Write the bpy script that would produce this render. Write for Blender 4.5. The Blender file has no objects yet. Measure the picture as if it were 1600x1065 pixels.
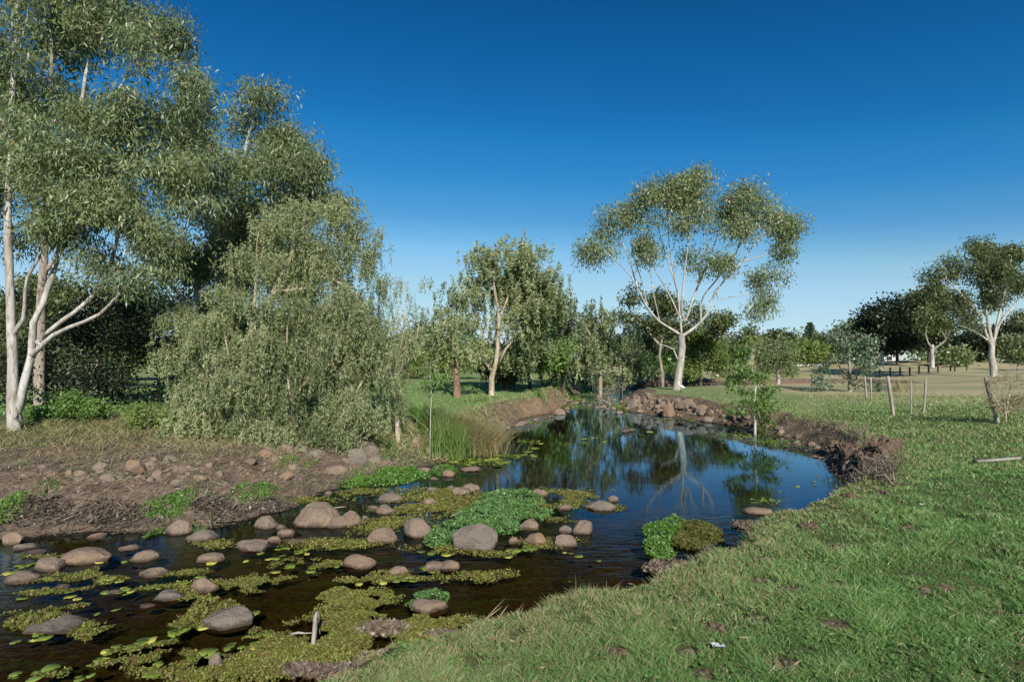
import bpy, math
import numpy as np
from math import radians as R
sc = bpy.context.scene
COL = sc.collection
# ---------------------------------------------------------------- camera, sky, sun, exposure
F = 850.0; CH = 2.5; PITCH = math.atan(27.5 / F)
cam = bpy.data.cameras.new("camera"); camo = bpy.data.objects.new("camera", cam); COL.objects.link(camo)
cam.sensor_width = 36.0; cam.lens = 36.0 * F / 1600.0
cam.clip_start = 0.05; cam.clip_end = 3000
camo.location = (0, 0, CH); camo.rotation_euler = (math.pi / 2 + PITCH, 0, 0)
sc.camera = camo
SUN_EL = R(32); SHADOW_AZ = R(-12.6)          # shadows run forward and a little left
w = bpy.data.worlds.new("World"); sc.world = w; w.use_nodes = True
nt = w.node_tree; nt.nodes.clear()
sky = nt.nodes.new('ShaderNodeTexSky'); sky.sky_type = 'NISHITA'; sky.sun_disc = False
sky.sun_elevation = SUN_EL; sky.sun_rotation = math.pi + SHADOW_AZ
sky.air_density = 1.0; sky.dust_density = 0.0; sky.ozone_density = 5.0; sky.altitude = 50
SKY_K = 0.0765
bg = nt.nodes.new('ShaderNodeBackground'); bg.inputs[1].default_value = 0.058
ow = nt.nodes.new('ShaderNodeOutputWorld')
# grade the clear sky channel by channel: a deep polarised blue overhead, pale at the horizon
sep = nt.nodes.new('ShaderNodeSeparateColor'); comb = nt.nodes.new('ShaderNodeCombineColor'); gm = nt.nodes.new('ShaderNodeGamma'); gm.inputs[1].default_value = 1.25; nt.links.new(sky.outputs[0], gm.inputs[0]); hs = nt.nodes.new('ShaderNodeHueSaturation'); hs.inputs['Saturation'].default_value = 1.08; nt.links.new(gm.outputs[0], hs.inputs['Color']); nt.links.new(hs.outputs[0], sep.inputs[0])
CUR = [[(0, 0), (.022, .003), (.045, .008), (.07, .022), (.10, .055), (.136, .115), (.17, .20), (.21, .29), (.28, .37), (.42, .46), (1, .62)],
       [(0, 0), (.06, .048), (.114, .094), (.195, .19), (.28, .285), (.371, .385), (.462, .53), (.6, .63), (.76, .70), (1, .76)],
       [(0, 0), (.2, .17), (.323, .30), (.503, .51), (.68, .64), (.823, .72), (.9, .80), (1, .87)]]
for ch in range(3):
    m1 = nt.nodes.new('ShaderNodeMath'); m1.operation = 'MULTIPLY'; m1.inputs[1].default_value = SKY_K; nt.links.new(sep.outputs[ch], m1.inputs[0])
    cr = nt.nodes.new('ShaderNodeValToRGB'); cr.color_ramp.interpolation = 'CARDINAL'; el = cr.color_ramp.elements
    for i, (p_, v_) in enumerate(CUR[ch]):
        e_ = el[0] if i == 0 else el[1] if i == len(CUR[ch]) - 1 else el.new(p_)
        if i == len(CUR[ch]) - 1: e_ = el[len(el) - 1]
        e_.position = p_; e_.color = (v_, v_, v_, 1)
    nt.links.new(m1.outputs[0], cr.inputs[0])
    m2 = nt.nodes.new('ShaderNodeMath'); m2.operation = 'MULTIPLY'; m2.inputs[1].default_value = 1 / SKY_K; nt.links.new(cr.outputs[0], m2.inputs[0]); nt.links.new(m2.outputs[0], comb.inputs[ch])
nt.links.new(comb.outputs[0], bg.inputs[0]); nt.links.new(bg.outputs[0], ow.inputs[0])
sun = bpy.data.lights.new("sun", 'SUN'); suno = bpy.data.objects.new("sun", sun); COL.objects.link(suno)
sun.energy = 4.9; sun.angle = R(0.53); sun.color = (1.0, 0.93, 0.82)
# direction the light travels
ld = (math.sin(SHADOW_AZ) * math.cos(SUN_EL), math.cos(SHADOW_AZ) * math.cos(SUN_EL), -math.sin(SUN_EL))
from mathutils import Vector
suno.rotation_euler = Vector(ld).to_track_quat('-Z', 'Y').to_euler()
suno.location = (4, -10, 20)
sc.view_settings.view_transform = 'Standard'; sc.view_settings.look = 'None'
sc.view_settings.exposure = 0.4; sc.view_settings.gamma = 1.0
sc.cycles.max_bounces = 8; sc.cycles.diffuse_bounces = 3; sc.cycles.glossy_bounces = 3
sc.cycles.transmission_bounces = 4; sc.cycles.transparent_max_bounces = 8
sc.cycles.caustics_reflective = False; sc.cycles.caustics_refractive = False

# ---------------------------------------------------------------- numeric helpers
def ray(px, py):
    a = (px - 800) / F; b = -(py - 532.5) / F
    cp, sp = math.cos(PITCH), math.sin(PITCH)
    return np.array([a, cp - b * sp, sp + b * cp])
def at_z(px, py, z=0.0):
    d = ray(px, py); t = (z - CH) / d[2]
    return np.array([d[0] * t, d[1] * t, z])
def at_d(px, py, D):
    d = ray(px, py); t = D / d[1]
    return np.array([d[0] * t, D, CH + d[2] * t])
_M = np.uint64(0xFFFFFFFF)
def _h(ix, iy, iz, seed):
    with np.errstate(over='ignore'):
        h = (ix.astype(np.int64).astype(np.uint64) * np.uint64(374761393) + iy.astype(np.int64).astype(np.uint64) * np.uint64(668265263)
             + iz.astype(np.int64).astype(np.uint64) * np.uint64(2147483647) + np.uint64(seed * 974711 + 12345)) & _M
        h = ((h ^ (h >> np.uint64(13))) * np.uint64(1274126177)) & _M
        h = ((h ^ (h >> np.uint64(15))) * np.uint64(2246822519)) & _M
        h = h ^ (h >> np.uint64(16))
    return (h & _M).astype(np.float64) / 4294967295.0
def vnoise(x, y, z=None, seed=0):
    x = np.asarray(x, float); y = np.asarray(y, float)
    z = np.zeros_like(x) if z is None else np.asarray(z, float)
    ix, iy, iz = np.floor(x), np.floor(y), np.floor(z)
    fx, fy, fz = x - ix, y - iy, z - iz
    fx = fx * fx * (3 - 2 * fx); fy = fy * fy * (3 - 2 * fy); fz = fz * fz * (3 - 2 * fz)
    r = 0
    for a in (0, 1):
        for b in (0, 1):
            for c in (0, 1):
                wt = (fx if a else 1 - fx) * (fy if b else 1 - fy) * (fz if c else 1 - fz)
                r = r + wt * _h(ix + a, iy + b, iz + c, seed)
    return r * 2 - 1
def fbm(x, y, z=None, seed=0, o=4, g=0.5):
    s = 0; a = 1.0; f = 1.0; t = 0
    for k in range(o):
        s = s + a * vnoise(x * f, y * f, None if z is None else z * f, seed + k * 17); t += a; a *= g; f *= 2.03
    return s / t
def sstep(a, b, x):
    t = np.clip((x - a) / (b - a), 0, 1); return t * t * (3 - 2 * t)
def nrm(v):
    return v / np.maximum(np.linalg.norm(v, axis=-1, keepdims=True), 1e-9)

def mk_mesh(name, V, Fc, smooth=False, attr=None, fattr=None, mats=None, midx=None):
    V = np.ascontiguousarray(V, dtype=np.float32); Fc = np.ascontiguousarray(Fc, dtype=np.int32)
    n, k = Fc.shape
    me = bpy.data.meshes.new(name)
    me.vertices.add(len(V)); me.vertices.foreach_set('co', V.ravel())
    me.loops.add(n * k); me.loops.foreach_set('vertex_index', Fc.ravel())
    me.polygons.add(n); me.polygons.foreach_set('loop_start', np.arange(0, n * k, k, dtype=np.int32))
    me.polygons.foreach_set('loop_total', np.full(n, k, dtype=np.int32))
    if smooth: me.polygons.foreach_set('use_smooth', np.ones(n, dtype=bool))
    if mats:
        for m in mats: me.materials.append(m)
    if midx is not None: me.polygons.foreach_set('material_index', np.asarray(midx, dtype=np.int32))
    for an, arr in (attr or {}).items():
        A = me.attributes.new(an, 'FLOAT', 'POINT'); A.data.foreach_set('value', np.ascontiguousarray(arr, dtype=np.float32))
    for an, arr in (fattr or {}).items():
        A = me.attributes.new(an, 'FLOAT', 'FACE'); A.data.foreach_set('value', np.ascontiguousarray(arr, dtype=np.float32))
    me.update(calc_edges=True)
    return me
def link(name, me, parent=None, label=None, cat=None, group=None, kind=None, loc=None):
    o = bpy.data.objects.new(name, me); COL.objects.link(o)
    if loc is not None: o.location = loc
    if parent is not None: o.parent = parent
    if label: o['label'] = label
    if cat: o['category'] = cat
    if group: o['group'] = group
    if kind: o['kind'] = kind
    return o

# ---------------------------------------------------------------- materials
class NT:
    def __init__(s, name):
        s.m = bpy.data.materials.new(name); s.m.use_nodes = True; s.t = s.m.node_tree; s.t.nodes.clear()
    def n(s, kind, **kw):
        nd = s.t.nodes.new('ShaderNode' + kind)
        for k, v in kw.items(): setattr(nd, k, v)
        return nd
    def l(s, a, b): s.t.links.new(a, b)
    def out(s, sh):
        o = s.n('OutputMaterial'); s.l(sh, o.inputs['Surface']); return s.m
    def pos(s): return s.n('NewGeometry').outputs['Position']
    def noise(s, vec, scale, detail=3, rough=0.55, dist=0.0):
        t = s.n('TexNoise'); t.inputs['Scale'].default_value = scale; t.inputs['Detail'].default_value = detail
        t.inputs['Roughness'].default_value = rough; t.inputs['Distortion'].default_value = dist
        if vec is not None: s.l(vec, t.inputs['Vector'])
        return t.outputs['Fac']
    def mapr(s, val, a, b, c=0.0, d=1.0):
        m = s.n('MapRange'); s.l(val, m.inputs[0])
        for i, v in enumerate((a, b, c, d)): m.inputs[i + 1].default_value = v
        return m.outputs[0]
    def mix(s, f, a, b, mode='MIX'):
        m = s.n('Mix', data_type='RGBA', blend_type=mode)
        for sock, v in ((m.inputs[0], f), (m.inputs[6], a), (m.inputs[7], b)):
            if isinstance(v, (int, float)): sock.default_value = v
            elif isinstance(v, tuple): sock.default_value = (*v, 1)
            else: s.l(v, sock)
        return m.outputs[2]
    def math(s, op, a, b=0.0):
        m = s.n('Math', operation=op)
        for i, v in enumerate((a, b)):
            if isinstance(v, (int, float)): m.inputs[i].default_value = v
            else: s.l(v, m.inputs[i])
        return m.outputs[0]
    def attr(s, name):
        a = s.n('Attribute'); a.attribute_name = name; return a.outputs['Fac']
    def scaled(s, vec, sx, sy, sz):
        m = s.n('Mapping'); m.inputs['Scale'].default_value = (sx, sy, sz); s.l(vec, m.inputs['Vector']); return m.outputs[0]
    def bump(s, h, strength, dist=0.02):
        b = s.n('Bump'); b.inputs['Strength'].default_value = strength; b.inputs['Distance'].default_value = dist
        s.l(h, b.inputs['Height']); return b.outputs[0]
    def pbr(s, col, rough=0.9, normal=None, spec=0.3):
        p = s.n('BsdfPrincipled')
        if isinstance(col, tuple): p.inputs['Base Color'].default_value = (*col, 1)
        else: s.l(col, p.inputs['Base Color'])
        if isinstance(rough, (int, float)): p.inputs['Roughness'].default_value = rough
        else: s.l(rough, p.inputs['Roughness'])
        p.inputs['Specular IOR Level'].default_value = spec
        if normal is not None: s.l(normal, p.inputs['Normal'])
        return p.outputs[0]

def leaf_mat(name, c0, c1, c2=None, trans=0.3, gloss=0.45, spec=0.35):
    """leaf colours run from c0 to c1 with the per-leaf value v; c2 = a few odd (dry, new) leaves"""
    s = NT(name); v = s.attr('v')
    col = s.mix(v, c0, c1)
    if c2: col = s.mix(s.mapr(v, 0.9, 0.97), col, c2)
    p = s.pbr(col, gloss, None, spec)
    t = s.n('BsdfTranslucent'); s.l(s.mix(1.0, col, (1.15, 1.25, 0.6), 'MULTIPLY'), t.inputs['Color'])
    m = s.n('MixShader'); m.inputs[0].default_value = trans; s.l(p, m.inputs[1]); s.l(t.outputs[0], m.inputs[2])
    return s.out(m.outputs[0])
def bark_mat(name, a, b, c, sc1=3.0, stretch=0.25, bump=0.6):
    s = NT(name); p = s.pos(); ps = s.scaled(p, 1, 1, stretch)
    n1 = s.noise(ps, sc1, 4, 0.6, 0.4); n2 = s.noise(ps, sc1 * 6, 3, 0.6)
    col = s.mix(s.mapr(n1, 0.42, 0.6), a, b); col = s.mix(s.mapr(n2, 0.5, 0.72), col, c)
    return s.out(s.pbr(col, 0.85, s.bump(n2, bump, 0.02), 0.2))

M = {}
M['leaf_gum'] = leaf_mat('gum_leaf', (0.097, 0.139, 0.058), (0.276, 0.328, 0.153), (0.24, 0.16, 0.06), 0.26, 0.42, 0.5)
M['leaf_gum_dark'] = leaf_mat('gum_leaf_dark', (0.057, 0.083, 0.029), (0.164, 0.193, 0.070), None, 0.22, 0.45, 0.45)  # darker gum green; the shaded trees carry their shade in this colour
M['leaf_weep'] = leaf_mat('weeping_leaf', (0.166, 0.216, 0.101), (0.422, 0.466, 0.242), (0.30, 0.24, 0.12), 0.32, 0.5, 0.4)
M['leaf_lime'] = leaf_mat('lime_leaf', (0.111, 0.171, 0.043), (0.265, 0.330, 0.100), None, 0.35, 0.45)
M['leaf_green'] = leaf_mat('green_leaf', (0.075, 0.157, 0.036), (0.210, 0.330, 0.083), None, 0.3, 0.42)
M['leaf_dark_shade'] = leaf_mat('dark_shade_leaf', (0.010, 0.016, 0.006), (0.029, 0.040, 0.014), None, 0.2, 0.45)  # dark leaf green, deepened to paint the shade under the left canopy
M['leaf_cress'] = leaf_mat('cress_leaf', (0.074, 0.179, 0.037), (0.210, 0.378, 0.074), None, 0.35, 0.35, 0.5)
M['leaf_mint'] = leaf_mat('mint_leaf', (0.07, 0.16, 0.045), (0.21, 0.36, 0.115), None, 0.3, 0.35, 0.5)
M['leaf_blue'] = leaf_mat('bluish_leaf', (0.070, 0.119, 0.070), (0.182, 0.252, 0.154), (0.25, 0.13, 0.07), 0.2, 0.42, 0.5)
M['weed'] = leaf_mat('water_fern', (0.101, 0.117, 0.026), (0.268, 0.289, 0.067), (0.16, 0.085, 0.04), 0.2, 0.5)
M['pad'] = leaf_mat('pad_leaf', (0.14, 0.20, 0.03), (0.28, 0.36, 0.06), (0.5, 0.48, 0.10), 0.15, 0.35, 0.5)
M['grass'] = leaf_mat('grass_blade', (0.095, 0.211, 0.058), (0.261, 0.426, 0.138), (0.40, 0.34, 0.19), 0.34, 0.45, 0.4)
M['dry'] = leaf_mat('dry_blade', (0.240, 0.192, 0.102), (0.456, 0.384, 0.228), (0.13, 0.17, 0.05), 0.3, 0.7, 0.2)
M['twig'] = leaf_mat('dry_twig', (0.078, 0.063, 0.047), (0.241, 0.196, 0.155), (0.36, 0.31, 0.25), 0.0, 0.85, 0.15)
M['reed'] = leaf_mat('reed_blade', (0.075, 0.15, 0.03), (0.19, 0.28, 0.075), (0.4, 0.33, 0.19), 0.3, 0.45)
M['straw'] = leaf_mat('straw_blade', (0.16, 0.15, 0.06), (0.40, 0.32, 0.17), (0.12, 0.17, 0.04), 0.3, 0.6)
M['bark_white'] = bark_mat('white_gum_bark', (0.50, 0.485, 0.45), (0.31, 0.285, 0.25), (0.16, 0.13, 0.10), 3.2, 0.22, 0.45)
M['bark_grey'] = bark_mat('grey_bark', (0.36, 0.32, 0.27), (0.24, 0.20, 0.16), (0.12, 0.095, 0.075), 4.0, 0.2, 0.6)
M['bark_paper'] = bark_mat('paper_bark', (0.46, 0.40, 0.31), (0.30, 0.24, 0.17), (0.16, 0.12, 0.08), 5.0, 0.2, 0.8)
M['bark_red'] = bark_mat('red_bark', (0.21, 0.115, 0.075), (0.14, 0.085, 0.06), (0.34, 0.27, 0.21), 5.0, 0.12, 1.0)
M['bark_dark'] = bark_mat('dark_bark', (0.10, 0.08, 0.06), (0.065, 0.05, 0.04), (0.035, 0.03, 0.025), 5.0, 0.3, 0.8)
M['wood_grey'] = bark_mat('weathered_wood', (0.38, 0.35, 0.31), (0.28, 0.25, 0.21), (0.15, 0.13, 0.11), 8.0, 0.1, 0.5)
M['wood_dark'] = bark_mat('dark_post_wood', (0.05, 0.04, 0.035), (0.035, 0.028, 0.024), (0.09, 0.07, 0.06), 8.0, 0.1, 0.5)

def rock_mat(name, a, b, c):
    s = NT(name); p = s.pos()
    ob = s.n('ObjectInfo'); ad = s.n('VectorMath', operation='ADD'); s.l(p, ad.inputs[0]); s.l(ob.outputs['Random'], ad.inputs[1])
    n1 = s.noise(ad.outputs[0], 4.5, 4, 0.65, 0.5); n2 = s.noise(ad.outputs[0], 38, 4, 0.7); n3 = s.noise(ad.outputs[0], 9, 3, 0.6)
    col = s.mix(s.mapr(n1, 0.38, 0.62), a, b); col = s.mix(s.mapr(n3, 0.56, 0.74), col, c)
    col = s.mix(s.mapr(n2, 0.35, 0.75, 0.0, 0.45), col, (0.07, 0.055, 0.045))
    col = s.mix(s.mapr(ob.outputs['Random'], 0, 1, 0.0, 0.5), col, (0.17, 0.145, 0.125))
    n4 = s.noise(ad.outputs[0], 16, 5, 0.75); col = s.mix(s.mapr(n4, 0.60, 0.68, 0, 0.55), col, (0.33, 0.30, 0.25)); col = s.mix(s.mapr(n4, 0.40, 0.33, 0, 0.6), col, (0.06, 0.048, 0.038))
    xyz = s.n('SeparateXYZ'); s.l(p, xyz.inputs[0])
    wl = s.math('ADD', xyz.outputs[2], s.mapr(n3, 0, 1, -0.03, 0.03))
    wet = s.mapr(wl, 0.018, 0.05, 1.0, 0.0)
    col = s.mix(wet, col, s.mix(1.0, col, (0.32, 0.28, 0.25), 'MULTIPLY'))
    r = s.mapr(wet, 0, 1, 0.82, 0.3)
    return s.out(s.pbr(col, r, s.bump(s.math('ADD', n2, s.math('MULTIPLY', n1, 1.2)), 0.9, 0.03), 0.35))
M['rock'] = rock_mat('river_stone', (0.33, 0.235, 0.155), (0.215, 0.158, 0.11), (0.35, 0.20, 0.105))
M['rock_grey'] = rock_mat('grey_stone', (0.27, 0.22, 0.17), (0.18, 0.145, 0.115), (0.23, 0.165, 0.11))
M['rock_red'] = rock_mat('red_stone', (0.32, 0.21, 0.125), (0.21, 0.145, 0.10), (0.37, 0.195, 0.09))

# ground
s = NT('ground_cover'); p = s.pos()
nA = s.noise(p, 0.35, 4, 0.6); nB = s.noise(p, 2.3, 5, 0.65); nC = s.noise(p, 17, 4, 0.7); nD = s.noise(p, 70, 3, 0.7)
stripe = s.noise(s.scaled(p, 0.02, 0.30, 1), 1.0, 3, 0.5)
lush = s.mix(s.mapr(nB, 0.35, 0.65), (0.055, 0.075, 0.028), (0.105, 0.135, 0.045)); lush = s.mix(s.mapr(nC, 0.4, 0.7, 0, 0.6), lush, (0.14, 0.13, 0.065))
lawn = s.mix(s.mapr(nA, 0.35, 0.65), (0.17, 0.235, 0.085), (0.25, 0.275, 0.13)); lawn = s.mix(s.mapr(nC, 0.4, 0.7, 0, 0.5), lawn, (0.14, 0.19, 0.07))
dry = s.mix(s.mapr(stripe, 0.38, 0.62), (0.42, 0.36, 0.22), (0.25, 0.27, 0.13)); dry = s.mix(s.mapr(nC, 0.4, 0.7, 0, 0.5), dry, (0.26, 0.22, 0.12))
soil = s.mix(s.mapr(nB, 0.38, 0.62), (0.105, 0.074, 0.052), (0.20, 0.145, 0.105)); soil = s.mix(s.mapr(nC, 0.45, 0.7), soil, (0.29, 0.23, 0.165))
soil = s.mix(s.mapr(nD, 0.5, 0.75), soil, (0.07, 0.05, 0.036))
red = s.mix(s.mapr(nB, 0.4, 0.6), (0.23, 0.145, 0.092), (0.20, 0.145, 0.10))
bed = s.mix(s.mapr(nB, 0.38, 0.62), (0.045, 0.033, 0.018), (0.115, 0.082, 0.045)); bed = s.mix(s.mapr(nC, 0.5, 0.68), bed, (0.11, 0.135, 0.03))
trail = s.n('Mapping'); trail.inputs['Rotation'].default_value = (0, 0, R(-22)); trail.inputs['Scale'].default_value = (0.35, 2.6, 1); s.l(p, trail.inputs['Vector'])
bed = s.mix(s.mapr(s.noise(trail.outputs[0], 3.0, 4, 0.65, 0.6), 0.5, 0.62), bed, (0.085, 0.125, 0.025)); bed = s.mix(s.mapr(nC, 0.35, 0.5, 0.6, 0), bed, (0.02, 0.016, 0.01))
def edge(a, k=0.5): return s.mapr(s.math('ADD', a, s.mapr(nC, 0.2, 0.8, -k * 0.5, k * 0.5)), 0.4, 0.6)
col = s.mix(edge(s.attr('lawn')), lush, lawn); col = s.mix(edge(s.attr('dry')), col, dry)
col = s.mix(edge(s.attr('soil'), 0.8), col, soil); col = s.mix(edge(s.attr('red'), 0.5), col, red); col = s.mix(s.attr('bed'), col, bed)
wetb = s.attr('wet'); col = s.mix(wetb, col, s.mix(1.0, col, (0.35, 0.3, 0.26), 'MULTIPLY'))
M['ground'] = s.out(s.pbr(col, 0.95, s.bump(s.math('ADD', nC, nD), 0.7, 0.03), 0.1))

# water: Fresnel mix of mirror and clear tannin-brown depth
s = NT('creek_water'); p = s.pos()
flow = s.attr('flow')
mp = s.n('Mapping'); mp.inputs['Rotation'].default_value = (0, 0, R(-25)); mp.inputs['Scale'].default_value = (0.55, 1.6, 1); s.l(p, mp.inputs['Vector'])
n1 = s.noise(mp.outputs[0], 5.0, 3, 0.5, 0.8); n2 = s.noise(s.scaled(p, 1, 1.6, 1), 2.2, 2, 0.5); n3 = s.noise(mp.outputs[0], 22, 2, 0.5)
h = s.math('ADD', s.math('MULTIPLY', flow, s.math('ADD', s.math('MULTIPLY', n1, 0.16), s.math('MULTIPLY', n3, 0.02))), s.math('MULTIPLY', n2, 0.018))
h = s.math('ADD', h, s.math('MULTIPLY', s.noise(s.scaled(p, 0.7, 2.2, 1), 9.0, 2, 0.5), 0.006))
bn = s.n('Bump'); bn.inputs['Strength'].default_value = 1.0; bn.inputs['Distance'].default_value = 0.05; s.l(h, bn.inputs['Height'])
fr = s.n('Fresnel'); fr.inputs['IOR'].default_value = 1.33; s.l(bn.outputs[0], fr.inputs['Normal'])
gl = s.n('BsdfGlossy'); gl.inputs['Roughness'].default_value = 0.02; gl.inputs['Color'].default_value = (0.58, 0.83, 1.0, 1); s.l(bn.outputs[0], gl.inputs['Normal'])
tr = s.n('BsdfTransparent'); tr.inputs[0].default_value = (0.50, 0.42, 0.27, 1)
mx = s.n('MixShader'); geo = s.n('NewGeometry'); s.l(s.math('MULTIPLY', s.mapr(fr.outputs[0], 0.115, 0.62, 0.004, 1.0), s.math('SUBTRACT', 1.0, geo.outputs['Backfacing'])), mx.inputs[0]); s.l(tr.outputs[0], mx.inputs[1]); s.l(gl.outputs[0], mx.inputs[2])
M['water'] = s.out(mx.outputs[0])
def flat_mat(name, col, rough=0.8, nscale=12, amt=0.25):
    s = NT(name); n = s.noise(s.pos(), nscale, 4, 0.6)
    c = s.mix(s.mapr(n, 0.35, 0.7, 0, amt), col, tuple(x * 0.45 for x in col))
    return s.out(s.pbr(c, rough, s.bump(n, 0.2, 0.01), 0.3))
# ---------------------------------------------------------------- the creek outline (world metres) and the land round it
# each vertex: x, y, bank width, bank height, soil, red, leftness
def near(px, py, wd=1.0):
    c = at_z(px, py, 0.72); return (c[0] - 0.5 * wd, c[1] + 0.85 * wd, wd, 0.72, 0.35, 0, 0)
def sh(px, py, wd, h, soil=1.0, red=0.0, left=0.0):
    c = at_z(px, py, 0.0); return (c[0], c[1], wd, h, soil, red, left)
OUT = [(-26, -1.5, 1.2, .7, .3, 0, 0), (-12, -0.6, 1.2, .7, .3, 0, 0), (-5.0, 1.8, 1.1, .7, .3, 0, 0),
       near(440, 1120, 1.2), near(530, 1067, 1.2), near(700, 1012, 1.25), near(800, 985, 1.2), near(870, 948, 1.0), near(960, 918, .9),
       near(1040, 905, .8), near(1095, 872, .8), near(1150, 850, .7), near(1190, 815, .7), near(1250, 795, .6), near(1300, 775, .6),
       sh(1325, 757, .8, .5), sh(1306, 742, .9, .5), sh(1284, 716, .9, .55), sh(1268, 699, .95, .55), sh(1235, 687, .95, .6), sh(1200, 679, .95, .6),
       sh(1160, 668, .9, .7), sh(1120, 662, 1.0, .7), sh(1060, 654, 1.3, .75), sh(1000, 646, 1.8, .8), sh(965, 640, 1.6, .8),
       (5.9, 30, 1.6, .8, 1, 0, 0), (6.8, 34, 1.6, .7, 1, 0, 0), (9.0, 38, 3, .6, .5, 0, 0), (14, 40, 3, .6, .3, 0, 0), (22, 41.5, 3, .6, .3, 0, 0), (30, 43, 3, .6, .3, 0, 0),
       (32, 50, 1.5, .6, 1, .5, 0), (22, 51.5, 1.0, .55, 1, .6, 0), (13, 50.5, 1.0, .5, 1, .6, 0), (8.2, 50, 1.0, .5, 1, .5, 1), (6.2, 46, 1.5, .6, .5, 0, 1),
       (5.0, 40, 1.2, .7, .7, 0, 1), (3.9, 35, .9, .8, 1, 0, 1), (3.2, 31, .9, .8, 1, .3, 1), sh(868, 643, .7, .7, 1, 1.0, 1), sh(840, 650, .8, .7, .8, 1.0, 1),
       sh(812, 657, .9, .7, .8, .2, 1), sh(795, 668, 1.0, .7, .7, 0, 1), sh(775, 688, 1.1, .6, .6, 0, 1), sh(745, 708, 1.4, .5, .5, 0, 1), sh(700, 722, 1.8, .5, .5, 0, 1),
       sh(640, 734, 2.2, .5, .5, 0, 1), sh(580, 750, 2.6, .5, .6, 0, 1), sh(520, 765, 3.0, .5, .7, 0, 1), sh(480, 778, 3.0, .5, .9, 0, 1), sh(440, 790, 2.6, .5, 1, 0, 1),
       sh(410, 806, 2.6, .5, 1, 0, 1), sh(330, 826, 2.6, .5, 1, 0, 1), sh(240, 832, 2.5, .5, 1, 0, 1), sh(120, 834, 2.5, .5, 1, 0, 1), sh(0, 846, 2.6, .5, 1, 0, 1),
       sh(-150, 860, 2.6, .5, .8, 0, 1), (-13, 5.0, 2.6, .5, .8, 0, 1), (-26, 3.2, 2.6, .5, .8, 0, 1)]
OUT = np.array(OUT, float)
def densify(P, step=0.35):
    res = []
    n = len(P)
    for i in range(n):
        p0, p1, p2, p3 = P[(i - 1) % n], P[i], P[(i + 1) % n], P[(i + 2) % n]
        L = np.hypot(*(p2[:2] - p1[:2])); k = max(2, int(L / step))
        for j in range(k):
            t = j / k
            cr = 0.5 * ((2 * p1) + (-p0 + p2) * t + (2 * p0 - 5 * p1 + 4 * p2 - p3) * t * t + (-p0 + 3 * p1 - 3 * p2 + p3) * t ** 3)
            ln = p1 * (1 - t) + p2 * t
            v = ln.copy(); v[:2] = 0.55 * cr[:2] + 0.45 * ln[:2]; res.append(v)
    return np.array(res)
SH = densify(OUT)
SH = SH[~((SH[:, 0] < -25.5))] if False else SH
jit = 0.10
SH[:, 0] += jit * fbm(np.arange(len(SH)) * 0.35, np.zeros(len(SH)), seed=5) * np.clip(SH[:, 1] / 10, .5, 2.2)
SH[:, 1] += jit * 1.4 * fbm(np.arange(len(SH)) * 0.35, np.ones(len(SH)) * 7, seed=9) * np.clip(SH[:, 1] / 10, .5, 2.2)
def shore(x, y):
    """signed distance to the water line (plus outside) and blended bank attributes"""
    x = np.asarray(x, float).ravel(); y = np.asarray(y, float).ravel(); N = len(x)
    d = np.empty(N); A = np.empty((N, 5)); ins = np.zeros(N, bool)
    X0, Y0 = SH[:, 0], SH[:, 1]; X1, Y1 = np.roll(X0, -1), np.roll(Y0, -1); dx, dy = X1 - X0, Y1 - Y0; LL = dx * dx + dy * dy + 1e-9
    for a in range(0, N, 20000):
        xs = x[a:a + 20000, None]; ys = y[a:a + 20000, None]
        t = np.clip(((xs - X0) * dx + (ys - Y0) * dy) / LL, 0, 1)
        q = (xs - X0 - t * dx) ** 2 + (ys - Y0 - t * dy) ** 2
        d[a:a + 20000] = np.sqrt(q.min(1))
        wgt = 1.0 / (q + 0.02) ** 1.5; wgt /= wgt.sum(1, keepdims=True)
        A[a:a + 20000] = wgt @ SH[:, 2:7]
        c = ((Y0 > ys) != (Y1 > ys)) & (xs < dx * (ys - Y0) / np.where(np.abs(dy) < 1e-9, 1e-9, dy) + X0)
        ins[a:a + 20000] = (c.sum(1) % 2) == 1
    return np.where(ins, -d, d), A
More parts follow.
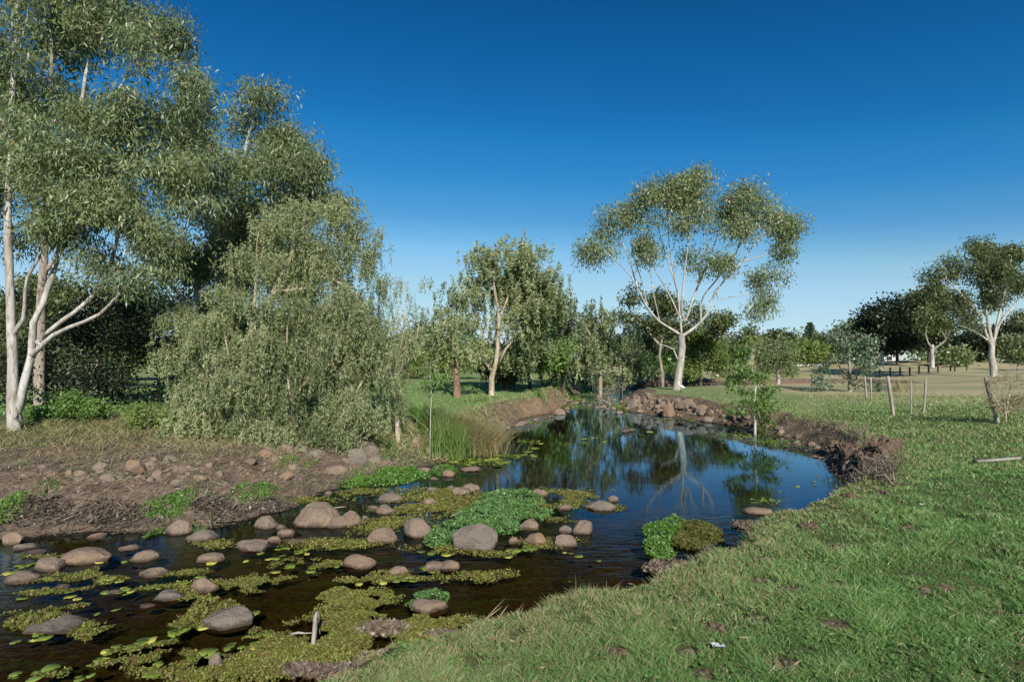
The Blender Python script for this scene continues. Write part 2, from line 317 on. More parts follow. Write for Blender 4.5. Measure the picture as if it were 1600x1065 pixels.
def land(x, y, full=False):
    x = np.asarray(x, float); y = np.asarray(y, float); shp = x.shape; x = x.ravel(); y = y.ravel()
    d = np.full(len(x), 60.0); A = np.tile(np.array([1.5, .7, 0, 0, 0.0]), (len(x), 1))
    m = (np.abs(x) < 70) & (y < 95) & (y > -30)
    d[m], A[m] = shore(x[m], y[m])
    wd, bh, soil, red, left = A.T
    r = np.hypot(x, y)
    far = sstep(20, 60, r)
    base = 0.92 + 0.07 * fbm(x * 0.15, y * 0.15, seed=3) * (1 + 2 * far) \
        + 1.25 * np.exp(-(((x - 66) / 26) ** 2 + ((y - 92) / 14) ** 2)) + 0.45 * np.exp(-(((x - 40) / 22) ** 2 + ((y - 66) / 12) ** 2))
    base = base + 0.25 * sstep(5, 14, y) * np.exp(-(((x + 12) / 8) ** 2)) * left
    t = sstep(0, 1, d / np.maximum(wd * (1 + .25 * fbm(x * 1.3, y * 1.3, seed=31)), .1))
    k = np.clip(d, 0, None)
    up = bh * t + (base - bh) * sstep(0.3, 5.0 + 4 * left, d - wd * 0.7) + 0.0 * k
    amp = np.exp(-r / 22) * sstep(0.0, 0.35, d)
    up = up + amp * (0.045 * fbm(x * 1.4, y * 1.4, seed=11, o=3) + 0.03 * fbm(x * 5, y * 5, seed=12, o=3))
    rough = sstep(.05, .25, d) * (1 - sstep(wd * 1.0, wd * 1.6, d)) * np.exp(-r / 60) * sstep(.45, .8, soil)
    up = up + rough * (0.17 * fbm(x * 3.2, y * 3.2, seed=14, o=4) + .03)
    dn = -0.05 - 0.12 * sstep(0, .8, -d) - 0.4 * sstep(0.8, 4, -d) * sstep(9, 12, y) + 0.035 * fbm(x * 2.2, y * 2.2, seed=21) - 0.0
    z = np.where(d > 0, np.maximum(up, 0.0) + 0.0, dn * sstep(0, 0.12, -d))
    z = np.where(np.abs(d) < .06, np.minimum(z, .02), z)
    if not full: return z.reshape(shp)
    return z, d, A
def G1(x, y): return float(land(np.array([x]), np.array([y]))[0])
def ground_px(px, py, guess=None):
    """where the sight line through a photograph pixel meets the ground"""
    dr = ray(px, py)
    ts = np.concatenate([np.linspace(1.5, 12, 160), np.linspace(12.1, 40, 200), np.linspace(40.5, 220, 360)])
    P = np.array([0, 0, CH]) + ts[:, None] * dr
    h = np.maximum(land(P[:, 0], P[:, 1]), 0.0)
    k = np.argmax(P[:, 2] < h) if (P[:, 2] < h).any() else len(ts) - 1
    return np.array([P[k, 0], P[k, 1], h[k]])

def axis(c, lo, hi, n, b):
    u = np.linspace(math.asinh((lo - c) / b), math.asinh((hi - c) / b), n); return c + b * np.sinh(u)
gx = axis(0.5, -420, 420, 700, 4.2); gy = axis(6.0, -40, 900, 640, 4.2)
GX, GY = np.meshgrid(gx, gy)
z, d, A = land(GX, GY, True)
x, y = GX.ravel(), GY.ravel(); wd, bh, soil, red, left = A.T; r = np.hypot(x, y)
n_s = fbm(x * 0.8, y * 0.8, seed=40); n_b = fbm(x * .25, y * .25, seed=41)
right = 1 - left
sl = soil * (1 - sstep(.8, 1.35, d / wd + .35 * n_s))
sl = np.maximum(sl, left * sstep(13.5, 11.5, y + 0.5 * n_s) * sstep(-1.0, -3.0, x) * sstep(5.6, 4.2, d + .9 * n_s) * (d > 0))
lefty = left * sstep(13, 16, y)
dryf = right * sstep(15, 21, y + .22 * np.abs(x - 8) * (x < 8) * -1 + 3.0 * n_b + 2 * n_s)
dryf = dryf * sstep(8, 16, x + 0.10 * (y - 25)) + 0.75 * sstep(60, 100, r) * sstep(3, 20, x)
lawnf = np.maximum(sstep(15, 21, y + 2 * n_s) * right, left * sstep(14, 20, y)) + sstep(26, 50, r)
at = dict(soil=np.clip(sl, 0, 1), red=np.clip(red * (d < wd * 1.0) * (1 - sstep(.5, .95, d / wd)) * sstep(-.1, .05, d), 0, 1),
          lawn=np.clip(lawnf, 0, 1), dry=np.clip(dryf, 0, 1), bed=(d < 0.015).astype(float), wet=sstep(.14, .03, d) * (d > -.1))
ny, nx = GX.shape
I = np.arange(nx * ny).reshape(ny, nx)
Fc = np.stack([I[:-1, :-1], I[:-1, 1:], I[1:, 1:], I[1:, :-1]], -1).reshape(-1, 4)
ground = link('ground', mk_mesh('ground', np.c_[x, y, z], Fc, True, at, mats=[M['ground']]), kind='structure',
              label='grassy creek banks, brown stony left bank and mown park meadow')
wx = np.linspace(-26, 33, 300); wy = np.linspace(-3, 54, 300); WX, WY = np.meshgrid(wx, wy)
fl = np.maximum(sstep(9.6, 7.6, WY.ravel() - 0.25 * (WX.ravel() - 2)), sstep(26, 28, WY.ravel()) * sstep(40, 36, WY.ravel()) * 0.8)
I = np.arange(300 * 300).reshape(300, 300)
Fw = np.stack([I[:-1, :-1], I[:-1, 1:], I[1:, 1:], I[1:, :-1]], -1).reshape(-1, 4)
# keep only the cells over the creek bed
cxy = np.c_[WX.ravel(), WY.ravel()]
dd, _ = shore(cxy[:, 0], cxy[:, 1]); keep = (dd[Fw] < .25).any(1)
Fw = Fw[keep]; used, inv = np.unique(Fw, return_inverse=True); Fw = inv.reshape(-1, 4)
Vw = np.c_[cxy, np.full(len(cxy), 0.006)][used]
water = link('creek_water', mk_mesh('creek_water', Vw, Fw, True, dict(flow=fl[used]), mats=[M['water']]), kind='structure',
             label='dark slow creek, mirror-still pool behind and shallow riffle in front')
# ---------------------------------------------------------------- tree builder
def tube(path, rad, k=6, closed=False):
    """quads round a path; returns V, F"""
    P = np.asarray(path, float); n = len(P); rad = np.asarray(rad, float)
    T = nrm(np.gradient(P, axis=0))
    ref = np.array([0.31, 0.17, 0.93]) if abs(T[0][2]) < 0.9 else np.array([1, 0.1, 0.05])
    U = nrm(np.cross(T, ref)); W = np.cross(T, U)
    a = np.linspace(0, 2 * np.pi, k, endpoint=False)
    V = P[:, None] + rad[:, None, None] * (np.cos(a)[None, :, None] * U[:, None] + np.sin(a)[None, :, None] * W[:, None])
    i = np.arange(n - 1)[:, None] * k; j = np.arange(k)[None]; j2 = (j + 1) % k
    Fq = np.stack([i + j, i + j2, i + k + j2, i + k + j], -1).reshape(-1, 4)
    return V.reshape(-1, 3), Fq
def join(parts):
    Vs, Fs, o = [], [], 0
    for V, Fq in parts:
        Vs.append(V); Fs.append(Fq + o); o += len(V)
    return np.concatenate(Vs), np.concatenate(Fs)
def resample(P, step):
    P = np.asarray(P, float); out = [P[0]]
    n = len(P)
    for i in range(n - 1):
        p0, p1, p2, p3 = P[max(i - 1, 0)], P[i], P[i + 1], P[min(i + 2, n - 1)]
        k = max(1, int(np.linalg.norm((p2 - p1)[:3]) / step))
        for j in range(1, k + 1):
            t = j / k
            out.append(0.5 * ((2 * p1) + (-p0 + p2) * t + (2 * p0 - 5 * p1 + 4 * p2 - p3) * t * t + (-p0 + 3 * p1 - 3 * p2 + p3) * t ** 3))
    return np.array(out)
def leaf_quads(C, Dr, L, Wd, rng, side=None):
    n = len(C); Dr = nrm(Dr)
    S = nrm(np.cross(Dr, rng.normal(size=(n, 3)))) if side is None else nrm(np.cross(Dr, side))
    L = np.broadcast_to(L, n)[:, None]; Wd = np.broadcast_to(Wd, n)[:, None]
    V = np.stack([C, C + Dr * L * .42 + S * Wd * .5, C + Dr * L, C + Dr * L * .42 - S * Wd * .5], 1).reshape(-1, 3)
    return V, np.arange(4 * n).reshape(-1, 4)

CLM = 6.0; LFM = 3.4; STAT = [0]
class Tree:
    """limbs: [(px, py, depth offset m, radius m), ...]; blobs: (px, py, rx px, ry px, depth offset m)
    measured on the photograph at distance D and rebuilt there at real size and depth"""
    def __init__(s, D, seed): s.D = D; s.rng = np.random.default_rng(seed); s.k = D / F; s.seed = seed
    def pt(s, px, py, dd=0): return at_d(px, py, s.D + dd)
    def grow(s, limbs, blobs, spacing=0.45, step=0.3, tip=0.006, shell=0.5, depth=0.8, upbias=0.25, wig=0.05, min_r=0.0, clump=7):
        rng = s.rng; pos, par, rad, own = [], [], [], []
        for li, lb in enumerate(limbs):
            q = np.array([[*s.pt(a, b, c), r_] for a, b, c, r_ in lb]); q = resample(q, step)
            sc_ = wig * (0.6 if li == 0 else 1.0)
            jx = sc_ * fbm(np.arange(len(q)) * step * 0.9, np.full(len(q), li * 3.7), seed=s.seed) * sstep(0, 3, np.arange(len(q)))
            jy = sc_ * fbm(np.arange(len(q)) * step * 0.9, np.full(len(q), li * 5.7), seed=s.seed + 3) * sstep(0, 3, np.arange(len(q)))
            q[:, 0] += jx; q[:, 1] += jy
            base = -1
            if li > 0:
                pp = np.array(pos); dd_ = np.linalg.norm(pp - q[0, :3], axis=1); base = int(dd_.argmin())
            for t, v in enumerate(q):
                par.append(base if t == 0 else len(pos) - 1); pos.append(v[:3]); rad.append(v[3]); own.append(li)
        nl = len(pos)
        # attraction points: leafy sprays
        cl = []
        for b in blobs:
            px, py, rx, ry = b[:4]; dd_ = b[4] if len(b) > 4 else 0; den = b[5] if len(b) > 5 else 1.0
            c = s.pt(px, py, dd_); RX, RY = rx * s.k, ry * s.k; RZ = min(max(RX, RY), (RX + RY) * .5) * depth
            n = max(4, int(den * CLM * (RX * RY * RZ) ** (2 / 3) / spacing ** 2))
            nc = max(2, int(n / clump)); vc = nrm(rng.normal(size=(nc, 3))) * (rng.random((nc, 1)) ** (shell * .66)); wv = rng.random(nc) ** .7 + .25
            v = vc[rng.choice(nc, n, p=wv / wv.sum())] + rng.normal(size=(n, 3)) * np.clip(.62 * spacing / np.array([RX, RZ, RY]), 0, .30)
            v = c + v * np.array([RX, RZ, RY]); cl.append(np.c_[v, np.full(n, rng.random())])
        cl = np.concatenate(cl); C = cl[:, :3]
        C += 0.25 * spacing * rng.normal(size=C.shape)
        pos = np.array(pos); cap = nl + len(C) * 14
        PP = np.zeros((cap, 3)); PP[:nl] = pos; par = par + [0] * (cap - nl); N = nl
        own = own + [0] * (cap - nl); dirs = np.zeros((cap, 3))
        for i in range(nl):
            dirs[i] = PP[i] - PP[par[i]] if par[i] >= 0 else np.array([0, 0, 1.])
        dirs[:nl] = nrm(dirs[:nl])
        limbP = PP[:nl]
        dist = np.array([np.linalg.norm(limbP[1:] - c, axis=1).min() for c in C]); order = np.argsort(dist)
        tips = []; s.prog = []
        branches = []
        start = min(3, nl - 1)
        for ci in order:
            c = C[ci]; dv = c - PP[start:N]; L = np.linalg.norm(dv, axis=1)
            cosang = (dv * dirs[start:N]).sum(1) / np.maximum(L, 1e-6)
            cost = L * (1 + upbias * np.clip(-dv[:, 2] / np.maximum(L, 1e-6), 0, 1) + 0.45 * (1 - cosang))
            a = int(cost.argmin()) + start; la = np.linalg.norm(c - PP[a])
            k = int(min(12, max(1, la / step)))
            d0 = dirs[a]; ctrl = PP[a] + (d0 * 0.35 + nrm(c - PP[a]) * 0.15) * la + np.array([0, 0, .06 * la])
            last = a; chain = [a]
            for j in range(1, k + 1):
                t = j / k; q = (1 - t) ** 2 * PP[a] + 2 * t * (1 - t) * ctrl + t * t * c
                if j < k: q = q + rng.normal(size=3) * 0.035 * step * 2
                PP[N] = q; par[N] = last; own[N] = own[a]; dirs[N] = nrm(q - PP[last]); last = N; chain.append(N); N += 1
                if N >= cap - 14: break
            branches.append(chain); tips.append(last)
            if N >= cap - 14: break
        acc = np.zeros(N); isleaf = np.ones(N, bool)
        acc[:] = 0
        for i in range(N - 1, nl - 1, -1):
            if acc[i] == 0: acc[i] = tip ** 2.2
            if par[i] >= nl: acc[par[i]] += acc[i]
        rr = acc ** (1 / 2.2)
        R_ = np.zeros(N); R_[:nl] = rad; R_[nl:] = rr[nl:]
        # branch groups by limb
        s.wood = {}
        i0 = 0
        for li in range(len(limbs)):
            idx = [i for i in range(nl) if own[i] == li]
            if li > 0 and par[idx[0]] >= 0:
                P_ = np.vstack([PP[par[idx[0]]], PP[idx]]); r0 = [R_[idx[0]], *R_[idx]]
            else: P_ = PP[idx]; r0 = R_[idx].copy()
            r0 = np.array(r0, float)
            if li == 0:
                hh = np.arange(len(r0)) * step; r0 = r0 * (1 + 0.35 * np.exp(-hh / 0.25))
            s.wood.setdefault(li, []).append(tube(P_, r0 * (1 + .08 * fbm(np.arange(len(r0)) * .7, np.zeros(len(r0)), seed=s.seed + li)), 10 if li == 0 else 8))
        for ch in branches:
            rads = R_[ch].copy(); rads[0] = min(rads[1] * 1.15, R_[ch[0]] * .9) if len(ch) > 1 else rads[0]
            rads = np.maximum(rads, min_r)
            kk = 5 if rads[0] > 0.02 else 4 if rads[0] > 0.012 else 3
            s.wood.setdefault(own[ch[-1]], []).append(tube(PP[ch], rads, kk))
        s.tips = PP[tips]; s.tdir = dirs[tips]; s.N = N; s.PPn = PP[:N]
        s.tv = cl[order[:len(tips)], 3]
        return s
    def leaves(s, n=22, rc=0.22, L=0.14, W=0.028, droop=0.7, strand=0.0, sn=8, twigs=2, squash=0.75, tw_r=0.003, frac=1.0):
        """n leaves in a spray round every branch tip; strand > 0 hangs them along weeping cords of that length"""
        rng = s.rng; T = s.tips; K = len(T); n = int(n * LFM); W = W * 1.25; L = L * 1.05; STAT[0] += K * n
        if frac < 1: sel = rng.random(K) < frac; T = T[sel]; tv = s.tv[sel]; K = len(T)
        else: tv = s.tv
        cv = np.clip(0.42 + 0.3 * rng.normal(size=K) * .6 + 0.42 * (tv - .5), 0, .85)
        if strand > 0:
            ns = sn; st = np.repeat(T, ns, 0) + rng.normal(size=(K * ns, 3)) * np.array([rc, rc, rc * .6])
            sl = strand * (0.4 + 0.9 * rng.random(K * ns)); sway = rng.normal(size=(K * ns, 3)) * np.array([.22, .22, 0])
            m = max(2, n // ns); t = np.tile((np.arange(m) + .5) / m, K * ns) ** 0.9
            cs = np.repeat(st, m, 0) + (np.repeat(sway * sl[:, None], m, 0) * t[:, None] * (1 - .4 * t[:, None])); cs[:, 2] -= np.repeat(sl, m) * t
            cs += rng.normal(size=cs.shape) * 0.018
            dr = rng.normal(size=cs.shape) * (1 - droop) * 1.1; dr[:, 2] -= droop
            v = np.repeat(cv, ns * m) + rng.normal(size=len(cs)) * .13
            if tw_r > 0:
                for q in range(0, len(st), 2):
                    e = st[q] + sway[q] * sl[q] * .6; e[2] -= sl[q] * .9
                    s.wood.setdefault(-1, []).append(tube([st[q], (st[q] + e) / 2 + sway[q] * .15 * sl[q], e], [tw_r, tw_r * .8, tw_r * .5], 3))
        else:
            m = n; cs = np.repeat(T, m, 0) + np.clip(rng.normal(size=(K * m, 3)), -1.9, 1.9) * np.array([rc, rc, rc * squash])
            out_ = nrm(cs - np.repeat(T, m, 0)); dr = rng.normal(size=cs.shape) * (1 - droop) + out_ * .35 * (1 - droop); dr[:, 2] -= droop
            v = np.repeat(cv, m) + rng.normal(size=len(cs)) * .15
            if twigs and tw_r > 0:
                for q in range(K):
                    for _ in range(twigs):
                        e = T[q] + rng.normal(size=3) * np.array([rc, rc, rc * .6]) * 1.1
                        mid = (T[q] + e) / 2 + np.array([0, 0, rc * .12])
                        s.wood.setdefault(-1, []).append(tube([T[q], mid, e], [tw_r * 1.3, tw_r, tw_r * .5], 3))
        ln = L * (0.65 + 0.6 * rng.random(len(cs))); wdh = W * (0.7 + .5 * rng.random(len(cs)))
        odd = rng.random(len(cs)) > .975; v = np.clip(v, 0, .88); v[odd] = 1.0
        out = leaf_quads(cs, dr, ln, wdh, rng)
        s.LV = getattr(s, 'LV', []) + [out]; s.Lv = getattr(s, 'Lv', []) + [v]
        return s
    def build(s, name, label, cat, leafmat, bark, group=None, base=None, limb_parts=True, crown='crown'):
        """Empty at the foot > trunk (> nothing), each big limb, crown"""
        if base is None: base = s.base
        e = link(name, None, label=label, cat=cat, group=group, loc=base); e.empty_display_size = .2
        b = np.array(base)
        tk, rest = [], []
        for li, ps in s.wood.items():
            if li == -1: continue
            if li == 0 or not limb_parts: tk += ps
            else:
                V, Fq = join(ps); link('limb', mk_mesh('limb', V - b, Fq, True, mats=[bark]), e)
        V, Fq = join(tk + ([] if limb_parts else [])); link('trunk', mk_mesh('trunk', V - b, Fq, True, mats=[bark]), e)
        V, Fq = join(s.LV); v = np.concatenate(s.Lv); mi = np.zeros(len(Fq), int)
        if -1 in s.wood:
            V2, F2 = join(s.wood[-1]); F2 = F2 + len(V); V = np.vstack([V, V2]); Fq = np.vstack([Fq, F2]); v = np.concatenate([v, np.full(len(F2), .4)]); mi = np.concatenate([mi, np.ones(len(F2), int)])
        link(crown, mk_mesh(crown, V - b, Fq, False, fattr=dict(v=v), mats=[leafmat, bark], midx=mi), e)
        s.wood = None; s.LV = None
        return e
def ground_at(px, D):
    """point on the land at distance D below photograph column px"""
    x = (px - 800) / F * D / (math.cos(PITCH) - 0.0); return np.array([x, D, max(G1(x, D), 0.0)])
def root_limb(limb, t, px, D):
    """start a trunk in the ground"""
    g = ground_at(px, D); t.base = tuple(g)
    dd = at_d(px, 560, D); py = 560 + (CH - g[2]) / D * F
    return [(px, py + 6 * 12 / D, 0, limb[0][3] * 1.05), (px, py, 0, limb[0][3])] + limb
NT_TREE = [0]
def tree(name, label, cat, D, limbs, blobs, leafmat, bark, seed, lv, gr=None, group=None, parts=True, basepx=None):
    t = Tree(D, seed); px = basepx if basepx is not None else limbs[0][0][0]
    limbs = [root_limb(limbs[0], t, px, D)] + limbs[1:]
    t.grow(limbs, blobs, **(gr or {}))
    for L_ in (lv if isinstance(lv, list) else [lv]): t.leaves(**L_)
    e = t.build(name, label, cat, M[leafmat], M[bark], group, limb_parts=parts)
    NT_TREE[0] += 1
    return e
def limb(pts, r0, r1, dd=0.0):
    """a limb from bare (px, py) pairs: radius r0 -> r1, leaning dd metres away over its length"""
    n = len(pts); return [(p[0], p[1], dd * i / max(n - 1, 1) + (p[2] if len(p) > 2 else 0), r0 + (r1 - r0) * (i / max(n - 1, 1)) ** .8) for i, p in enumerate(pts)]

# ---------------------------------------------------------------- the big trees
# left gum: pale stems fanning up out of the frame
gum = dict(n=48, rc=0.23, L=0.14, W=0.024, droop=0.62, twigs=2, tw_r=.003)
tree('gum_tree', 'tall multi-stemmed gum with smooth white trunks at the far left edge of the creek bank', 'gum tree', 12.5,
     [limb([(20, 646), (18, 547), (14, 415), (12, 340), (16, 240), (22, 120), (28, -20), (30, -120)], .115, .03),
      limb([(30, 655), (36, 606), (49, 554), (54, 504), (69, 471), (87, 410), (97, 350), (112, 290), (122, 227), (131, 141), (141, 82), (146, 10), (150, -80)], .092, .025, 0.5),
      limb([(52, 553), (82, 524), (108, 511), (154, 491), (197, 449), (222, 425), (255, 392), (290, 360)], .062, .018, -.8),
      limb([(56, 535), (75, 520), (98, 500), (131, 474), (158, 442), (177, 400), (187, 353), (200, 300), (214, 250), (235, 190), (250, 120)], .062, .016, .6),
      limb([(22, 520), (36, 498), (43, 432), (60, 405), (73, 370), (85, 320)], .05, .014, -.5),
      limb([(131, 332), (155, 305), (190, 270), (205, 245)], .03, .012, -.8),
      limb([(146, 250), (160, 180), (189, 135), (215, 84), (240, 50)], .035, .012, .4)],
     [(40, 30, 60, 50), (150, 40, 55, 50, .5), (235, 75, 55, 50), (285, 130, 34, 38, -.3), (190, 150, 38, 34, -.4), (20, 130, 34, 60), (110, 265, 70, 40, -.8), (40, 300, 50, 50, -.6),
      (215, 215, 60, 32, -.3), (190, 320, 66, 42, -.8), (75, 355, 50, 25, .2), (275, 335, 46, 38, -.6), (150, -60, 120, 60, .3), (20, 220, 30, 40, .4), (300, 210, 26, 22, .6), (205, 20, 40, 30, .3),
      (250, 270, 40, 30, -.6), (15, 370, 25, 25, .5), (262, 170, 35, 25, .3), (105, 120, 28, 60, .9, .6), (250, 415, 34, 22, -.5), (14, 90, 20, 40, -.5), (12, 200, 20, 40, -.5), (205, 440, 26, 12, -.5, .8), (170, 400, 34, 22, -.2), (130, 395, 40, 14, .2, .6), (180, 260, 60, 50, .4), (100, 200, 40, 50, .2), (240, 320, 60, 40, .3), (300, 270, 40, 40, .3), (310, 130, 12, 24), (270, 60, 24, 24), (60, 300, 60, 50, .4), (120, 340, 60, 30), (260, 385, 36, 14, -.6), (-60, 60, 60, 90), (-50, 240, 60, 80)],
     'leaf_gum', 'bark_white', 101, gum, dict(spacing=.375, step=.28, tip=.0045, depth=.85), basepx=22)
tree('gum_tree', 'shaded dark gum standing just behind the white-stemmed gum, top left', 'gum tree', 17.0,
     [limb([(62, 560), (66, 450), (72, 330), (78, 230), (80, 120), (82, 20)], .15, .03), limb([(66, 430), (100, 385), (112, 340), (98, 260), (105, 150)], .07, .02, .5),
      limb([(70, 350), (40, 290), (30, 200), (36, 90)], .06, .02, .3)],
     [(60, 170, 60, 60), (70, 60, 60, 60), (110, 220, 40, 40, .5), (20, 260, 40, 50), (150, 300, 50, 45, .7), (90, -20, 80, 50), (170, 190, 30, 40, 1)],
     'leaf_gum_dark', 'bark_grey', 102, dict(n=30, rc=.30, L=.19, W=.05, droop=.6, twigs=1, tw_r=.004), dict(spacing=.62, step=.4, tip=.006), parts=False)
tree('gum_tree', 'full crowned grey-green gum rising behind the weeping paperbarks on the left', 'gum tree', 17.0,
     [limb([(330, 640), (322, 560), (306, 490), (318, 410), (352, 320), (385, 230), (398, 160)], .15, .03), limb([(305, 488), (275, 455), (243, 420), (205, 380), (190, 350)], .07, .02, .8),
      limb([(318, 408), (296, 440), (275, 400), (262, 370)], .05, .015, -.4),
      limb([(330, 390), (385, 330), (430, 290), (465, 250)], .08, .02, -.5), limb([(345, 340), (330, 270), (315, 210)], .06, .02, .4), limb([(400, 320), (450, 330), (500, 300)], .05, .015)],
     [(395, 175, 50, 42, .2), (355, 240, 62, 46), (440, 225, 44, 42), (415, 300, 82, 50, -.6), (497, 300, 34, 32), (330, 320, 58, 50, -.3), (315, 190, 34, 32, .5), (262, 378, 40, 26, .3), (465, 350, 45, 42), (345, 395, 66, 30, -.4),
      (290, 240, 36, 30, .5), (520, 320, 14, 26), (445, 265, 55, 35, .3), (420, 200, 50, 30), (480, 260, 30, 30), (500, 340, 36, 36), (270, 420, 40, 30, .5), (360, 350, 60, 40), (240, 440, 34, 22, .3), (335, 440, 50, 30, .2), (300, 400, 40, 30), (400, 430, 40, 36, .4), (450, 400, 50, 40, .4)],
     'leaf_gum', 'bark_white', 103, dict(n=44, rc=.29, L=.165, W=.032, droop=.62, twigs=2, tw_r=.004), dict(spacing=.45, step=.35, tip=.006), parts=True)
weep = dict(n=58, sn=7, rc=.125, L=.09, W=.019, droop=.6, strand=.60, tw_r=.0042)
tree('paperbark_tree', 'tall pale weeping paperbark with lime new leaves near its top', 'paperbark', 13.0,
     [limb([(395, 640), (380, 590), (385, 530), (420, 470), (448, 415), (470, 365), (492, 330)], .11, .02), limb([(388, 530), (398, 470), (402, 420), (400, 380)], .05, .015, -.3),
      limb([(430, 455), (480, 450), (510, 425), (545, 380), (560, 350)], .055, .012), limb([(505, 430), (535, 445), (560, 460)], .035, .012, -.2)],
     [(430, 368, 44, 36), (497, 350, 50, 38), (548, 380, 32, 40), (500, 405, 40, 24, 0, .7), (550, 450, 32, 32), (402, 425, 32, 34), (520, 320, 34, 14), (572, 405, 14, 32), (455, 430, 25, 22, .3, .6), (583, 375, 10, 18), (572, 350, 14, 18), (470, 400, 60, 40, .5), (440, 455, 60, 30, .4, .8), (520, 470, 50, 26, .4, .8), (470, 325, 30, 14), (575, 440, 18, 26)],
     'leaf_weep', 'bark_paper', 104, [dict(weep, n=56, strand=.55), dict(n=16, rc=.16, L=.07, W=.03, droop=.3, twigs=1, frac=.5)], dict(spacing=.305, step=.26, tip=.0045))
def bush(label, D, px, blobs, seed, trunk, leaf='leaf_weep', bark='bark_paper', lv=None, spacing=.345, name='weeping_shrub', cat='shrub', group=None, parts=False, limbs=None, tr=1.0, **gr):
    L_ = [limb(trunk, .05 * (D / 12) ** .8 * tr, .012 * (D / 12) ** .8)] + [limb(q, .03 * D / 12, .008 * D / 12) for q in (limbs or [])]
    g = dict(spacing=spacing, step=.25 * D / 12, tip=.0035 * D / 12, depth=.9); g.update(gr)
    return tree(name, label, cat, D, L_, blobs, leaf, bark, seed, lv or dict(weep, n=62, strand=.5, L=.085), g, group, parts=parts, basepx=px)
bush('wide weeping bottlebrush with drooping olive leaves, leftmost above the brown bank', 12.6, 390, [(350, 470, 40, 22), (300, 475, 34, 20), (330, 500, 50, 26, .2), (265, 560, 18, 40), (300, 655, 30, 16), (405, 672, 26, 14, -.3, 2), (370, 668, 26, 14, -.3, 2), (330, 520, 55, 32), (300, 560, 40, 40), (350, 580, 55, 45), (330, 640, 50, 34), (392, 545, 40, 45), (285, 610, 26, 30), (382, 640, 34, 28), (290, 500, 22, 16)], 105,
     [(388, 660), (372, 620), (360, 570), (350, 520)], limbs=[[(374, 625), (340, 600), (310, 565)], [(366, 590), (395, 560), (405, 530)]])
bush('dense weeping bottlebrush in the middle of the left thicket', 12.6, 455, [(455, 480, 40, 20), (410, 470, 34, 26, .2), (480, 465, 34, 22, .2), (410, 650, 24, 20), (500, 665, 26, 12, -.2, 2), (455, 674, 26, 14, -.3, 2.2), (455, 600, 50, 50, .5), (440, 520, 50, 36), (470, 565, 48, 45), (430, 600, 44, 46), (478, 625, 44, 36), (445, 660, 36, 18), (410, 565, 30, 40)], 106,
     [(455, 670), (452, 620), (448, 570), (450, 510)], leaf='leaf_gum', limbs=[[(452, 630), (480, 590), (490, 550)], [(450, 590), (425, 560), (415, 530)]])
bush('round weeping bottlebrush hanging over the green grass patch by the creek', 12.8, 540, [(560, 490, 30, 18), (530, 480, 34, 24, .2), (580, 530, 24, 30), (590, 580, 20, 30), (500, 640, 26, 24), (560, 640, 26, 16), (540, 560, 50, 50, .5), (540, 672, 24, 12, -.3, 2.2), (515, 655, 24, 18, -.2, 1.5), (540, 515, 46, 30), (560, 560, 44, 40), (520, 595, 45, 44), (570, 610, 30, 40), (535, 645, 34, 16), (508, 530, 30, 35)], 107,
     [(540, 668), (545, 620), (548, 570), (545, 510)], limbs=[[(545, 630), (570, 590), (580, 550)], [(546, 600), (520, 570), (510, 540)]])
bush('slender see-through weeping sapling right of the left thicket', 13.8, 622, [(630, 450, 20, 20, 0, .8), (648, 470, 12, 18, 0, .7), (618, 495, 22, 22, 0, .8), (600, 530, 26, 30), (630, 545, 28, 28), (612, 590, 26, 28), (642, 520, 14, 22, 0, .7), (590, 480, 14, 16, 0, .7), (600, 640, 22, 20, 0, .8), (630, 620, 16, 14, 0, .7)], 108,
     [(620, 655), (613, 640), (614, 610), (622, 560), (632, 500), (634, 445)], lv=dict(weep, n=24, sn=4, strand=.5), spacing=.30, limbs=[[(616, 600), (600, 560), (594, 500)], [(618, 590), (645, 550), (655, 500)]])
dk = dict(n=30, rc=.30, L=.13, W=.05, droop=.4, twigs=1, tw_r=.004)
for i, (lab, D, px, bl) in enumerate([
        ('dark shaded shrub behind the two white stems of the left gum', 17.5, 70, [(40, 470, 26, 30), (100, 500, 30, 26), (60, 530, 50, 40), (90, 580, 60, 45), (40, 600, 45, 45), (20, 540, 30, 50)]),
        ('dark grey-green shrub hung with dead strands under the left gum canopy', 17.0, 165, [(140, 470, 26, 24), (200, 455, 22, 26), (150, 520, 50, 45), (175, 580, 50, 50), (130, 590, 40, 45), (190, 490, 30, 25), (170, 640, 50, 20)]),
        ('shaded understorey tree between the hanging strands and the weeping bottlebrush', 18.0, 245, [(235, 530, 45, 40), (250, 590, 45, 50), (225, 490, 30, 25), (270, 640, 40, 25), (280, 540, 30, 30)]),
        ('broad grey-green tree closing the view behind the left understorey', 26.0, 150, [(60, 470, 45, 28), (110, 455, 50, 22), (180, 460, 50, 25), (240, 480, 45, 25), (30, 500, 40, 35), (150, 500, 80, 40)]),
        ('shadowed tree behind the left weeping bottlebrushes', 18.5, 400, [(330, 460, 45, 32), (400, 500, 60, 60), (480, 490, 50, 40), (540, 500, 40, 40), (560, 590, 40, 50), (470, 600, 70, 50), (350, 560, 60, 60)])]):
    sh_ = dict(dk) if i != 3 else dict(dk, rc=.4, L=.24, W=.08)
    bush(lab, D, px, bl, 120 + i, [(px, 640 if i != 3 else 590), (px + 3, 580 if i != 3 else 540), (px - 4, 520 if i != 3 else 490)], ['leaf_dark_shade', 'leaf_dark_shade', 'leaf_dark_shade', 'leaf_gum_dark', 'leaf_gum_dark'][i], 'bark_grey', sh_, .6 if i != 3 else .8, 'understorey_shrub', depth=.7)
gl_ = dict(n=26, rc=.13, L=.075, W=.035, droop=.1, twigs=1, tw_r=.002)
